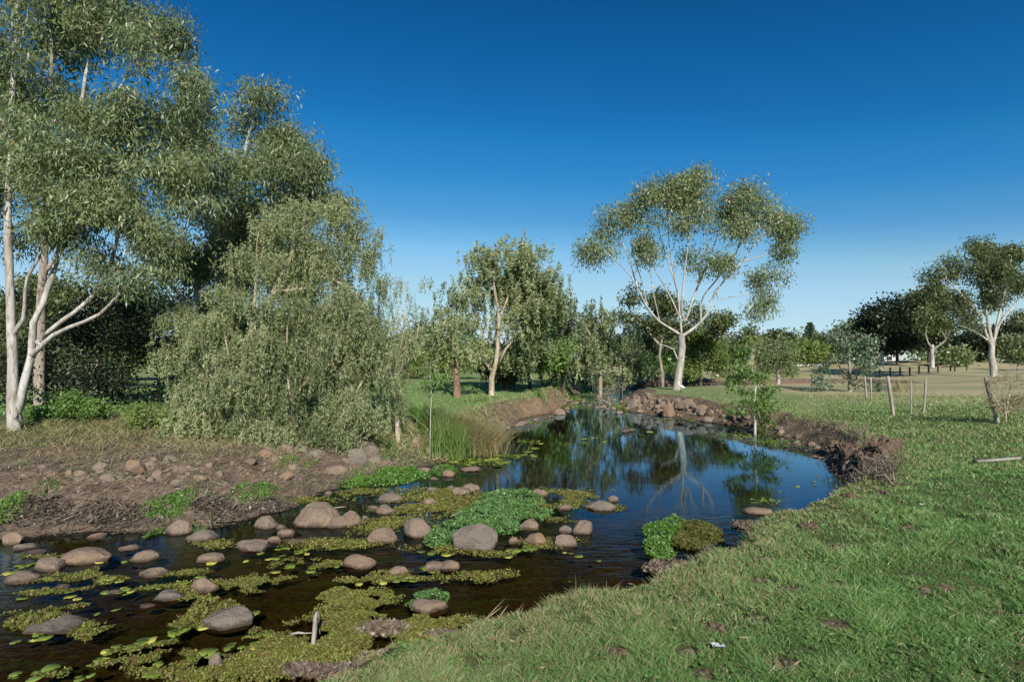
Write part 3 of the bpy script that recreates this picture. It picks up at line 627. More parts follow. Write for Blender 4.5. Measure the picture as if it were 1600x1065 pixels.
bush('low bright-leaved shrub at the foot of the left gum', 13.6, 100, [(70, 648, 38, 18), (120, 642, 45, 20), (165, 645, 30, 18)], 130, [(100, 668), (102, 650), (110, 635)], 'leaf_green', 'bark_dark', gl_, .26, 'low_shrub')
bush('low yellow-green shrub left of the weeping bottlebrush trunk', 13.0, 230, [(205, 650, 30, 16), (250, 648, 36, 18), (290, 660, 24, 12)], 131, [(230, 672), (232, 655), (240, 640)], 'leaf_lime', 'bark_dark', dict(gl_, n=20), .27, 'low_shrub')
# ---------------------------------------------------------------- middle trees
tree('paperbark_tree', 'tall paperbark with forked pale limbs and wispy crown on the far left bank', 'paperbark', 26.0,
     [limb([(768, 590), (775, 565), (779, 521), (779, 482), (771, 445), (774, 410), (776, 385)], .135, .03), limb([(778, 572), (790, 545), (806, 526), (820, 485), (836, 440), (845, 415)], .09, .025, .5),
      limb([(769, 580), (752, 558), (758, 530), (742, 498), (724, 455)], .08, .025, -.4), limb([(779, 500), (795, 460), (803, 420)], .07, .02, .4), limb([(806, 526), (835, 500), (850, 478)], .06, .02)],
     [(758, 395, 22, 22), (775, 385, 18, 12), (812, 392, 34, 24), (850, 415, 26, 26), (735, 440, 28, 22), (712, 470, 18, 22), (790, 430, 40, 26, .8), (848, 460, 30, 36), (826, 500, 40, 40, .6), (780, 500, 40, 26, .8, .5), (705, 500, 16, 16), (735, 490, 20, 26, .2, .6), (862, 470, 22, 50), (800, 545, 34, 24, 1.0), (790, 410, 44, 26), (760, 470, 34, 26, .6), (820, 470, 44, 44, .6), (745, 415, 24, 20), (820, 440, 40, 30, .5)],
     'leaf_weep', 'bark_paper', 201, dict(n=50, sn=8, rc=.34, L=.17, W=.05, droop=.45, strand=.6, tw_r=.006), dict(spacing=.54, step=.5, tip=.009))
bush('paperbark stump-trunked tree with red-brown torn bark on the lawn', 24.5, 714, [(700, 530, 34, 24), (725, 545, 24, 18), (690, 555, 22, 12), (735, 520, 24, 20), (710, 500, 30, 18)], 202, [(714, 600), (713, 570), (712, 550), (716, 520)], 'leaf_weep', 'bark_red',
     dict(n=40, sn=6, rc=.3, L=.16, W=.05, droop=.5, strand=.5, tw_r=.006), .6, 'paperbark_tree', 'paperbark', limbs=[[(714, 575), (722, 558), (735, 545)]], parts=True, tr=1.9)
md = dict(n=42, rc=.36, L=.20, W=.085, droop=.3, twigs=1, tw_r=.007)
mw = dict(n=48, sn=6, rc=.34, L=.20, W=.06, droop=.5, strand=.8, tw_r=.006)
for i, (nm, lab, cat, D, px, bl, lf, lv, bk) in enumerate([
        ('round_tree', 'dense glossy green shrub-tree behind the tall paperbark', 'tree', 31, 828, [(828, 565, 32, 26), (845, 540, 30, 24), (812, 585, 28, 16), (855, 575, 26, 18), (835, 520, 26, 20)], 'leaf_green', md, 'bark_dark'),
        ('casuarina_tree', 'narrow dark column-shaped casuarina right of the tall paperbark', 'casuarina', 32, 880, [(882, 500, 14, 26), (880, 540, 18, 30), (876, 575, 16, 20), (886, 480, 8, 14)], 'leaf_dark_shade', dict(mw, W=.05), 'bark_dark'),
        ('paperbark_tree', 'slim pale-trunked paperbark leaning over the creek head', 'paperbark', 33, 938, [(910, 500, 18, 26), (935, 490, 16, 16), (905, 545, 18, 32), (935, 535, 20, 30), (955, 565, 18, 24), (920, 480, 18, 14)], 'leaf_weep', mw, 'bark_paper'),
        ('weeping_tree', 'broad dome-shaped weeping tree beyond the creek head', 'tree', 38, 970, [(965, 520, 26, 22), (985, 545, 24, 26), (955, 550, 24, 30), (975, 575, 26, 16), (1000, 560, 14, 22), (935, 500, 22, 18)], 'leaf_gum', mw, 'bark_grey'),
        ('round_tree', 'dark bushy tree between the creek head and the big gum', 'tree', 52, 1005, [(1010, 535, 22, 16), (1020, 555, 22, 18), (1000, 520, 14, 12), (1035, 565, 16, 14)], 'leaf_gum_dark', dict(md, rc=.5, L=.32, W=.13), 'bark_dark'),
        ('round_tree', 'yellowish green bushy tree at the back of the left lawn', 'tree', 40, 690, [(690, 550, 24, 20), (670, 565, 24, 18), (715, 565, 26, 18), (655, 555, 18, 16), (745, 560, 20, 16)], 'leaf_lime', dict(md, rc=.4, L=.26, W=.10), 'bark_dark'),
        ('round_tree', 'olive rounded tree at the back of the left lawn beside the thicket', 'tree', 44, 640, [(620, 560, 26, 22), (645, 540, 22, 20), (600, 550, 22, 26), (665, 530, 18, 14), (650, 575, 22, 12)], 'leaf_gum', dict(md, rc=.45, L=.28, W=.10), 'bark_dark'),
        ('gum_tree', 'distant blue-green gum poking above the lawn trees', 'gum tree', 62, 668, [(665, 515, 14, 10), (650, 525, 14, 10), (690, 525, 12, 9), (700, 540, 16, 12), (640, 540, 16, 12), (675, 540, 20, 14)], 'leaf_gum_dark', dict(md, rc=.6, L=.38, W=.14), 'bark_grey'),
        ('round_tree', 'low dark bush at the foot of the tall paperbark', 'bush', 29, 790, [(765, 575, 14, 14, 1), (790, 590, 14, 12), (800, 575, 18, 14)], 'leaf_dark_shade', dict(md, rc=.3), 'bark_dark')]):
    yb = 560 + 1.6 * F / D
    bush(lab, D, px, bl, 210 + i, [(px, yb - 6), (px - 3, (yb + bl[0][1]) / 2), (bl[0][0], bl[0][1])], lf, bk, lv, .62 * D / 30, nm, cat, depth=.75)
# the big spreading gum
bigl = dict(n=36, rc=.31, L=.18, W=.050, droop=.62, twigs=3, tw_r=.007, squash=1.05)
tree('gum_tree', 'big solitary spreading gum with flaky pale trunk on the meadow', 'gum tree', 30.0,
     [limb([(1060, 590), (1064, 565), (1066, 540), (1064, 524)], .22, .18, 0),
      limb([(1062, 522), (1046, 512), (1030, 502), (1011, 479), (996, 449), (985, 430), (958, 403), (935, 385)], .08, .02, -.6),
      limb([(996, 449), (986, 415), (975, 385), (962, 350)], .06, .02, .5), limb([(1011, 479), (1003, 440), (990, 400), (985, 350)], .045, .018, .5),
      limb([(1065, 524), (1062, 490), (1058, 455), (1046, 415), (1035, 380), (1022, 335)], .075, .02, .4),
      limb([(1065, 490), (1068, 440), (1074, 390), (1078, 340), (1082, 295)], .065, .018, -.3), limb([(1072, 500), (1088, 452), (1106, 410), (1122, 365), (1140, 320)], .075, .022, .8),
      limb([(1068, 524), (1085, 512), (1105, 490), (1118, 455), (1140, 430), (1160, 408), (1180, 380), (1205, 350), (1222, 335)], .09, .02, -.4),
      limb([(1118, 452), (1122, 468), (1140, 464), (1162, 462), (1188, 458)], .035, .015, -.3), limb([(1095, 502), (1098, 465), (1125, 430), (1150, 395), (1162, 350)], .06, .02, .8),
      limb([(1058, 560), (1052, 545), (1040, 540), (1030, 538)], .05, .02, -.2), limb([(1160, 408), (1190, 400), (1215, 385)], .04, .015, .3), limb([(1058, 455), (1048, 400), (1044, 350), (1048, 300)], .045, .015, -.6), limb([(1064, 500), (1040, 450), (1022, 420), (1004, 390)], .045, .015, -.7), limb([(1090, 450), (1098, 400), (1100, 350), (1108, 310)], .045, .015, -.5), limb([(1140, 430), (1152, 390), (1175, 350), (1185, 315)], .045, .015, .6), limb([(1030, 500), (1020, 450), (1014, 400), (1020, 350)], .04, .014, .6), limb([(958, 403), (948, 380), (945, 355)], .03, .012)],
     [(931, 386, 22, 17), (950, 352, 22, 19), (922, 400, 11, 9), (985, 340, 24, 18, .4), (1012, 308, 26, 14), (1045, 318, 34, 26, -.4), (1087, 296, 42, 20, .3), (1072, 284, 38, 10), (1060, 298, 36, 16, -.3), (1003, 378, 24, 14), (1026, 396, 18, 14, -.6),
      (1150, 322, 32, 22), (1180, 304, 30, 14), (1197, 342, 36, 20), (1230, 362, 20, 20), (1105, 411, 22, 12, -.8), (1143, 408, 26, 11, -.8), (1160, 362, 28, 16, -.5), (1218, 396, 18, 14), (1192, 445, 20, 11), (1201, 468, 18, 14), (1174, 485, 8, 8), (1060, 350, 28, 14, -.6), (1240, 348, 10, 14), (1125, 345, 18, 12, .8), (1210, 425, 12, 10), (1100, 330, 22, 14, -.5), (1065, 400, 14, 12, .8, .5)],
     'leaf_gum', 'bark_white', 301, [bigl, dict(n=6, rc=.38, L=.17, W=.045, droop=.7, twigs=1, tw_r=.005, squash=1.0)], dict(spacing=.48, step=.45, tip=.009, depth=.85, shell=.55, clump=2.0), basepx=1058)
bush('smaller dark gum in the shade directly behind the big spreading gum', 46, 1035, [(988, 464, 20, 9), (984, 488, 16, 14), (1028, 460, 26, 11), (1048, 488, 38, 20), (1105, 492, 26, 20), (1119, 520, 14, 14), (1015, 510, 22, 12), (1070, 515, 30, 14)], 302, [(1035, 585), (1030, 555), (1035, 525), (1045, 500)], 'leaf_gum_dark', 'bark_grey',
     dict(md, rc=.42, L=.30, W=.10), .8, 'gum_tree', 'gum tree', limbs=[[(1032, 540), (1010, 515), (990, 485)], [(1036, 530), (1075, 505), (1100, 490)]], parts=True)
bush('bushy yellow-olive tree right behind the trunk of the big gum', 50, 1095, [(1085, 555, 28, 24), (1108, 540, 24, 26), (1060, 570, 24, 16), (1115, 568, 20, 18), (1125, 550, 12, 22), (1090, 580, 26, 9)], 303, [(1095, 585), (1094, 570), (1090, 550)], 'leaf_lime', 'bark_dark', dict(md, rc=.42, L=.26, W=.10), .85, 'round_tree', 'tree')
bush('olive bush left of the big gum trunk at the far bank', 48, 1030, [(1030, 565, 18, 18), (1045, 575, 16, 12), (1015, 575, 12, 10)], 304, [(1030, 585), (1030, 575), (1030, 560)], 'leaf_green', 'bark_dark', dict(md, rc=.4, L=.26, W=.10), .85, 'round_tree', 'bush')
# sapling on the eroded bank, shrubs of the right meadow
bush('spindly young sapling with tiered feathery leaves on the eroded bank', 18.0, 1180, [(1168, 566, 18, 8), (1154, 577, 14, 5), (1184, 580, 12, 5), (1172, 592, 24, 7), (1158, 604, 16, 5), (1184, 611, 20, 6), (1168, 624, 20, 5), (1200, 622, 14, 5), (1166, 552, 10, 6), (1204, 636, 14, 4), (1156, 638, 14, 4), (1182, 640, 18, 4)], 401,
     [(1180, 650), (1179, 630), (1181, 605), (1176, 580), (1168, 555)], 'leaf_green', 'bark_white', dict(n=13, rc=.14, L=.17, W=.036, droop=.45, twigs=2, tw_r=.003, squash=.4), .25, 'sapling', 'sapling', tip=.003, tr=.6)
bush('small pale-trunked olive tree on the meadow beyond the sapling', 36, 1216, [(1216, 550, 22, 12), (1200, 562, 14, 12), (1232, 565, 18, 14), (1215, 575, 20, 12), (1235, 582, 12, 9), (1198, 582, 12, 8)], 402, [(1216, 595), (1215, 575), (1217, 558), (1210, 545)], 'leaf_gum', 'bark_white',
     dict(md, rc=.3, L=.16, W=.05), .5, 'small_tree', 'tree', limbs=[[(1216, 565), (1226, 552), (1232, 545)]])
bush('blue-leaved young gum shrub spreading low branches behind the fence posts', 26, 1328, [(1322, 530, 28, 18), (1305, 550, 20, 16), (1345, 548, 24, 18), (1330, 572, 34, 16), (1300, 578, 14, 10), (1360, 575, 16, 12), (1320, 595, 34, 7), (1368, 596, 12, 6), (1290, 600, 10, 5)], 403,
     [(1328, 605), (1329, 580), (1327, 555), (1322, 525)], 'leaf_blue', 'bark_paper', dict(n=11, rc=.20, L=.14, W=.075, droop=.5, twigs=2, tw_r=.005), .42, 'gum_shrub', 'shrub', limbs=[[(1328, 585), (1345, 560), (1355, 545)], [(1328, 590), (1308, 568), (1300, 552)]], parts=True)
tree('gum_tree', 'white-trunked gum with dark clumped crown at the right edge of the meadow', 'gum tree', 45.0,
     [limb([(1552, 575), (1549, 555), (1550, 537)], .25, .19), limb([(1547, 537), (1538, 514), (1529, 491), (1509, 468), (1492, 449), (1478, 435)], .13, .04, -.5), limb([(1550, 536), (1543, 501), (1536, 470), (1530, 435), (1528, 405)], .13, .04, .5),
      limb([(1552, 536), (1562, 505), (1581, 481), (1600, 455)], .13, .04), limb([(1544, 532), (1522, 517), (1500, 509)], .08, .03, -.6), limb([(1553, 525), (1566, 470), (1575, 430), (1580, 400)], .10, .04, -.8)],
     [(1529, 386, 22, 12), (1510, 396, 22, 12), (1483, 404, 12, 8), (1456, 440, 20, 15), (1478, 424, 20, 11), (1529, 420, 36, 16, -.5), (1496, 463, 36, 14, .5), (1571, 385, 22, 15), (1592, 400, 22, 20), (1565, 430, 32, 16), (1508, 492, 30, 12), (1561, 462, 26, 12), (1596, 500, 16, 12), (1610, 440, 24, 30), (1450, 456, 12, 8), (1545, 445, 26, 12)],
     'leaf_gum_dark', 'bark_white', 404, dict(n=42, rc=.34, L=.25, W=.078, droop=.55, twigs=2, tw_r=.008, squash=1.1), dict(spacing=.72, step=.7, tip=.013, depth=.8, clump=5), basepx=1553)
# ---------------------------------------------------------------- far trees
def far_tree(name, label, D, px, pw, ptop, leaf, seed, bark='bark_dark', nb=7, lv=None, flat=.6, group=None, trunk_h=.35, cat='tree', pbase=None):
    """a rounded park tree: crown of uneven lobes pw px wide, top at ptop"""
    rng = np.random.default_rng(seed); g = ground_at(px, D); yb = 560 + (CH - g[2]) / D * F
    H = yb - ptop; ch = H * (1 - trunk_h * .6); cy = ptop + ch / 2
    bl = []
    for i in range(nb):
        a = 2 * math.pi * i / nb + rng.random(); q = .62 * rng.random() ** .5
        bl.append((px + math.cos(a) * pw * .5 * q * 1.25, cy + math.sin(a) * ch * .5 * q * 1.2 + ch * .02, pw * .5 * (.34 + .22 * rng.random()), ch * .5 * (.36 + .22 * rng.random()), (rng.random() - .5) * pw * D / F * .4))
    bl.append((px, cy, pw * .30, ch * .33, 0))
    L_ = [limb([(px, yb - H * .1), (px + rng.normal() * pw * .02, yb - H * .3), (px, cy)], .022 * H * D / F, .012 * H * D / F)]
    s0 = D / 80
    lv = lv or dict(n=30, rc=.62 * s0 + .1, L=.42 * s0 + .05, W=.20 * s0 + .02, droop=.25, twigs=0)
    return tree(name, label, cat, D, L_, bl, leaf, bark, seed, lv, dict(spacing=1.25 * s0 + .12, step=1.0 * s0 + .2, tip=.012 * s0, depth=.8), group, parts=False, basepx=px)
FAR = [  # kind, label, D, px, width px, top py, leaf
    ('fig_tree', 'massive dark fig tree left of the white-trunked gum', 82, 1402, 108, 468, 'leaf_dark_shade'),
    ('fig_tree', 'tall dark fig tree rising just right of the massive one', 84, 1452, 90, 440, 'leaf_gum_dark'),
    ('gum_tree', 'thin-crowned tree poking out left above the dark figs', 95, 1362, 46, 498, 'leaf_gum_dark'),
    ('round_tree', 'low dark tree below the left limbs of the white-trunked gum', 92, 1505, 50, 520, 'leaf_dark_shade'),
    ('round_tree', 'dark tree seen just left of the white gum trunk', 94, 1530, 46, 512, 'leaf_dark_shade'),
    ('round_tree', 'dark tree right of the white gum trunk at the frame edge', 90, 1578, 44, 515, 'leaf_dark_shade'),
    ('round_tree', 'dark tree at the far right behind the meadow road', 96, 1608, 50, 505, 'leaf_dark_shade'),
    ('round_tree', 'yellow-olive bushy shrub under the tall dark fig', 78, 1492, 26, 548, 'leaf_gum'),
    ('small_tree', 'thin grey park tree with pale trunk at the right frame edge', 62, 1590, 34, 528, 'leaf_gum'),
    ('round_tree', 'high-domed tree behind the palm', 108, 1172, 62, 515, 'leaf_gum_dark'),
    ('round_tree', 'broad dark tree right of the palm in the distant line', 112, 1215, 60, 528, 'leaf_gum_dark'),
    ('round_tree', 'low dark tree below the Norfolk pine', 112, 1262, 52, 535, 'leaf_dark_shade'),
    ('round_tree', 'bright yellow-green tree with bare trunk in the middle distance', 72, 1258, 42, 541, 'leaf_lime'),
    ('casuarina_tree', 'dark pointed casuarina left of the blue-leaved gum shrub', 84, 1290, 28, 522, 'leaf_gum_dark'),
    ('round_tree', 'dark tree closing the gap left of the palm', 104, 1140, 44, 538, 'leaf_gum_dark'),
    ('round_tree', 'dusky tree behind the small pale-trunked olive tree', 96, 1200, 36, 540, 'leaf_gum'),
    ('round_tree', 'dark distant tree right behind the blue-leaved shrub', 105, 1335, 54, 525, 'leaf_gum_dark'),
    ('round_tree', 'olive tree beyond the water at the end of the creek', 75, 985, 56, 525, 'leaf_gum'),
    ('round_tree', 'small green tree far behind the creek head lawn', 95, 1030, 50, 530, 'leaf_gum_dark'),
    ('round_tree', 'dusky tree behind the weeping tree at the creek head', 70, 930, 64, 500, 'leaf_gum_dark'),
    ('round_tree', 'dark tree behind the dark casuarina column', 60, 868, 50, 490, 'leaf_dark_shade'),
    ('round_tree', 'shadowy tree behind the glossy green shrub-tree', 44, 822, 70, 505, 'leaf_gum_dark'),
    ('round_tree', 'mid-green tree behind the left lawn, right of the sapling', 60, 740, 60, 535, 'leaf_green'),
    ('round_tree', 'dark green tree far behind the left lawn beside the stump-trunked tree', 66, 700, 56, 545, 'leaf_gum_dark'),
    ('round_tree', 'dull green tree far behind the slender weeping sapling', 64, 610, 70, 520, 'leaf_gum'),
    ('round_tree', 'dark tree far behind the round weeping bottlebrush', 50, 560, 90, 500, 'leaf_gum_dark'),
    ('round_tree', 'dark tree seen through the middle of the left thicket', 42, 470, 120, 480, 'leaf_gum_dark'),
    ('round_tree', 'dim tree deep behind the leftmost weeping bottlebrush', 40, 330, 130, 460, 'leaf_gum_dark'),
    ('round_tree', 'dim tree deep behind the shaded understorey', 38, 200, 130, 455, 'leaf_gum_dark'),
    ('round_tree', 'dim tree at the far left behind the gum stems', 36, 40, 150, 440, 'leaf_gum_dark')]
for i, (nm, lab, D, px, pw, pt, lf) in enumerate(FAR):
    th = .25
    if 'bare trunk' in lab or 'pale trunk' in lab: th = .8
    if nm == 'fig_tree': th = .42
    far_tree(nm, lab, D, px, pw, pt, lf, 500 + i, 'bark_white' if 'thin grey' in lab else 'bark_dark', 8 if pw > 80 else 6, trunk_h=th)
rng = np.random.default_rng(9)
# low far tree line closing the park all round
k = 0
for x in np.arange(-250, 330, 13.0):
    y = 150 + 22 * rng.random() + 0.0006 * x * x
    px = 800 + x / y * F
    if px < -150 or px > 1760: continue
    top = 560 - (5.0 + 4.0 * rng.random() + (3 if px > 1300 else 0)) / y * F
    far_tree('round_tree', 'dark green tree in the low unbroken tree line on the horizon', y, px, 17 * F / y, top, ['leaf_gum_dark', 'leaf_dark_shade', 'leaf_gum'][k % 3], 600 + k,
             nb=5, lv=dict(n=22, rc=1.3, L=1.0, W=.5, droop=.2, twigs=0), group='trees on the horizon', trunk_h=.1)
    k += 1
# tree with a pale Y-shaped trunk under the dark figs
tree('gum_tree', 'tree with bare pale Y-shaped trunk under the dark figs', 'gum tree', 74.0, [limb([(1457, 560), (1456, 548), (1457, 538)], .24, .2), limb([(1457, 545), (1470, 538), (1478, 530)], .14, .08, -1), limb([(1457, 545), (1450, 535), (1446, 522)], .13, .08, -1)],
     [(1446, 505, 20, 14), (1480, 512, 20, 12), (1462, 492, 20, 14)], 'leaf_gum_dark', 'bark_white', 560, dict(n=30, rc=.6, L=.4, W=.17, droop=.3, twigs=0), dict(spacing=1.2, step=1, tip=.02), basepx=1457)
# bare-trunked yellow-green tree's pale trunk partner, palm, pine
def palm(px, D, ptop, label):
    g = ground_at(px, D); top = at_d(px, ptop, D); e = link('palm_tree', None, label=label, cat='palm', loc=tuple(g))
    h = top[2] - g[2]; zz = np.linspace(0, h, 12); P_ = np.c_[.25 * np.sin(zz / h * 2), np.zeros(12), zz]
    V, Fq = tube(P_, np.linspace(.30, .17, 12) + .1 * (zz > h * .8), 10); link('trunk', mk_mesh('trunk', V, Fq, True, mats=[M['bark_grey']]), e)
    rng = np.random.default_rng(3); tp = P_[-1]
    for i in range(16):
        a = i * 2.4; el = .9 - 1.3 * (i / 16); L = 1.55; t = np.linspace(0, 1, 9)
        dx = np.cos(a) * L * t * math.cos(el) ** .5; dy = np.sin(a) * L * t * math.cos(el) ** .5; dz = L * (math.sin(el) * t - .75 * t * t)
        sp = tp + np.c_[dx, dy, dz]; T = nrm(np.gradient(sp, axis=0)); C, Dd = [], []
        tt = np.linspace(.12, 1, 26); cp = np.stack([np.interp(tt, t, sp[:, j]) for j in range(3)], 1); ct = np.stack([np.interp(tt, t, T[:, j]) for j in range(3)], 1)
        sd = nrm(np.cross(ct, [0, 0, 1.0]))
        C = np.vstack([cp, cp]); Dd = np.vstack([ct * .6 + sd * .8 - [0, 0, .45], ct * .6 - sd * .8 - [0, 0, .45]])
        V, Fq = leaf_quads(C, Dd, .42, .08, rng); V2, F2 = tube(sp, np.linspace(.035, .01, 9), 4)
        V, Fq = join([(V, Fq), (V2, F2)]); link('frond', mk_mesh('frond', V, Fq, False, fattr=dict(v=np.full(len(Fq), .35 + .4 * rng.random())), mats=[M['leaf_lime']]), e)
palm(1173, 72, 527, 'lone palm with slim grey trunk in the middle distance')
def pine(px, D, ptop, label):
    g = ground_at(px, D); top = at_d(px, ptop, D)[2] - g[2]; rng = np.random.default_rng(8)
    e = link('norfolk_pine', None, label=label, cat='pine', loc=tuple(g))
    V, Fq = tube(np.c_[np.zeros(8), np.zeros(8), np.linspace(0, top, 8)], np.linspace(.35, .03, 8), 8); link('trunk', mk_mesh('trunk', V, Fq, True, mats=[M['bark_dark']]), e)
    C, Dd = [], []
    for z_ in np.arange(top * .25, top, .55):
        R0 = 2.5 * (1 - z_ / top) ** .7 + .15
        for a in np.arange(0, 6.28, 6.28 / 9) + rng.random():
            for t in np.linspace(.1, 1, 9):
                for _ in range(4):
                    C.append([np.cos(a) * R0 * t, np.sin(a) * R0 * t, z_ + .25 * t + rng.normal() * .07]); Dd.append([np.cos(a) + rng.normal() * .7, np.sin(a) + rng.normal() * .7, rng.normal() * .5 + .2])
    V, Fq = leaf_quads(np.array(C), np.array(Dd), .5, .22, rng)
    link('crown', mk_mesh('crown', V, Fq, False, fattr=dict(v=rng.random(len(Fq)) * .7), mats=[M['leaf_blue']]), e)
pine(1266, 118, 507, 'tall thin Norfolk pine standing above the distant tree line')
# ---------------------------------------------------------------- stones
def ico(n):
    t = (1 + 5 ** .5) / 2
    V = nrm(np.array([(-1, t, 0), (1, t, 0), (-1, -t, 0), (1, -t, 0), (0, -1, t), (0, 1, t), (0, -1, -t), (0, 1, -t), (t, 0, -1), (t, 0, 1), (-t, 0, -1), (-t, 0, 1)], float))
    Fq = np.array([(0, 11, 5), (0, 5, 1), (0, 1, 7), (0, 7, 10), (0, 10, 11), (1, 5, 9), (5, 11, 4), (11, 10, 2), (10, 7, 6), (7, 1, 8), (3, 9, 4), (3, 4, 2), (3, 2, 6), (3, 6, 8), (3, 8, 9), (4, 9, 5), (2, 4, 11), (6, 2, 10), (8, 6, 7), (9, 8, 1)])
    for _ in range(n):
        E = np.sort(np.concatenate([Fq[:, [0, 1]], Fq[:, [1, 2]], Fq[:, [2, 0]]]), 1); U, inv = np.unique(E, axis=0, return_inverse=True); inv = inv.ravel()
        mid = nrm(V[U[:, 0]] + V[U[:, 1]]) ; o = len(V); V = np.vstack([V, mid]); m = len(Fq); a, b, c = inv[:m] + o, inv[m:2 * m] + o, inv[2 * m:] + o
        Fq = np.concatenate([np.stack([Fq[:, 0], a, c], 1), np.stack([Fq[:, 1], b, a], 1), np.stack([Fq[:, 2], c, b], 1), np.stack([a, b, c], 1)])
    return V, Fq
ICO = {n: ico(n) for n in (2, 3, 4)}
def stone_mesh(w_, dp, h_, seed, n=4, ang=.5, lumps=1):
    """a worn stone w_ wide, dp deep, h_ above the surface it sits in; ang = how faceted"""
    rng = np.random.default_rng(seed); V, Fq = ICO[n]; r = np.ones(len(V))
    for _ in range(int(7 + 9 * ang)):
        nn = nrm(rng.normal(size=3) * [1, 1, .8]); dcut = .58 + .30 * rng.random() + .10 * (1 - ang)
        q = V @ nn; r = np.where(q * r > dcut, r * (1 - min(.95, .45 + ang)) + (dcut / np.maximum(q, .05)) * min(.95, .45 + ang), r)
    P_ = V * r[:, None]; o = rng.random(3) * 50
    P_ = P_ * (1 + .14 * fbm(V[:, 0] * 1.3 + o[0], V[:, 1] * 1.3 + o[1], V[:, 2] * 1.3, seed=seed % 97, o=3) + .05 * fbm(V[:, 0] * 5 + o[0], V[:, 1] * 5, V[:, 2] * 5 + o[2], seed=seed % 89, o=3))[:, None]
    P_[:, 2] = np.where(P_[:, 2] < 0, P_[:, 2] * .6, P_[:, 2])
    mx, mn = P_.max(0), P_.min(0); P_[:, 0] = (P_[:, 0] - (mx[0] + mn[0]) / 2) / (mx[0] - mn[0]) * w_; P_[:, 1] = (P_[:, 1] - (mx[1] + mn[1]) / 2) / (mx[1] - mn[1]) * dp
    P_[:, 2] = P_[:, 2] / mx[2] * h_
    return P_, Fq
def stone(px, pyb, wpx, hpx, label, seed, mat='rock', ang=.45, group=None, z0=None, dr=.72, rz=None, name='boulder', cat='boulder', extra=None, tall=1.0):
    """stone whose waterline or ground contact shows at (px, pyb)"""
    rng = np.random.default_rng(seed)
    if z0 is None: c = ground_px(px, pyb)
    else: c = at_z(px, pyb, z0)
    D = c[1]; wm = wpx * D / F * math.hypot(1, (px - 800) / F) ** .3; sl = (CH - c[2]) / D
    dp = wm * dr; h_ = max(.03, (hpx * D / F - dp * sl * .45)) * tall
    h_ = max(h_, .22 * wm * hpx / wpx) * .90
    Vs, Fq = stone_mesh(wm, dp, h_, seed, 4 if wpx > 16 else 3, ang)
    if extra:
        ps = [(Vs * [extra[5], extra[5], 1] , Fq)]
        V2, F2 = stone_mesh(wm * extra[2], dp * extra[3], h_ * extra[4], seed + 7, 4, ang); ps.append((V2 + [extra[0] * wm, extra[1] * dp, 0], F2)); Vs, Fq = join(ps)
    a = rz if rz is not None else (rng.random() - .5) * .5
    ca, sa = math.cos(a), math.sin(a); Vs = np.c_[Vs[:, 0] * ca - Vs[:, 1] * sa, Vs[:, 0] * sa + Vs[:, 1] * ca, Vs[:, 2]]
    zz = c[2] - .012 if c[2] > .03 else -.0
    return link(name, mk_mesh(name, Vs, Fq, True, mats=[M[mat]]), label=label, cat=cat, group=group, loc=(c[0], c[1] + dp * .42, zz))
G_ = 'boulders standing in the creek'
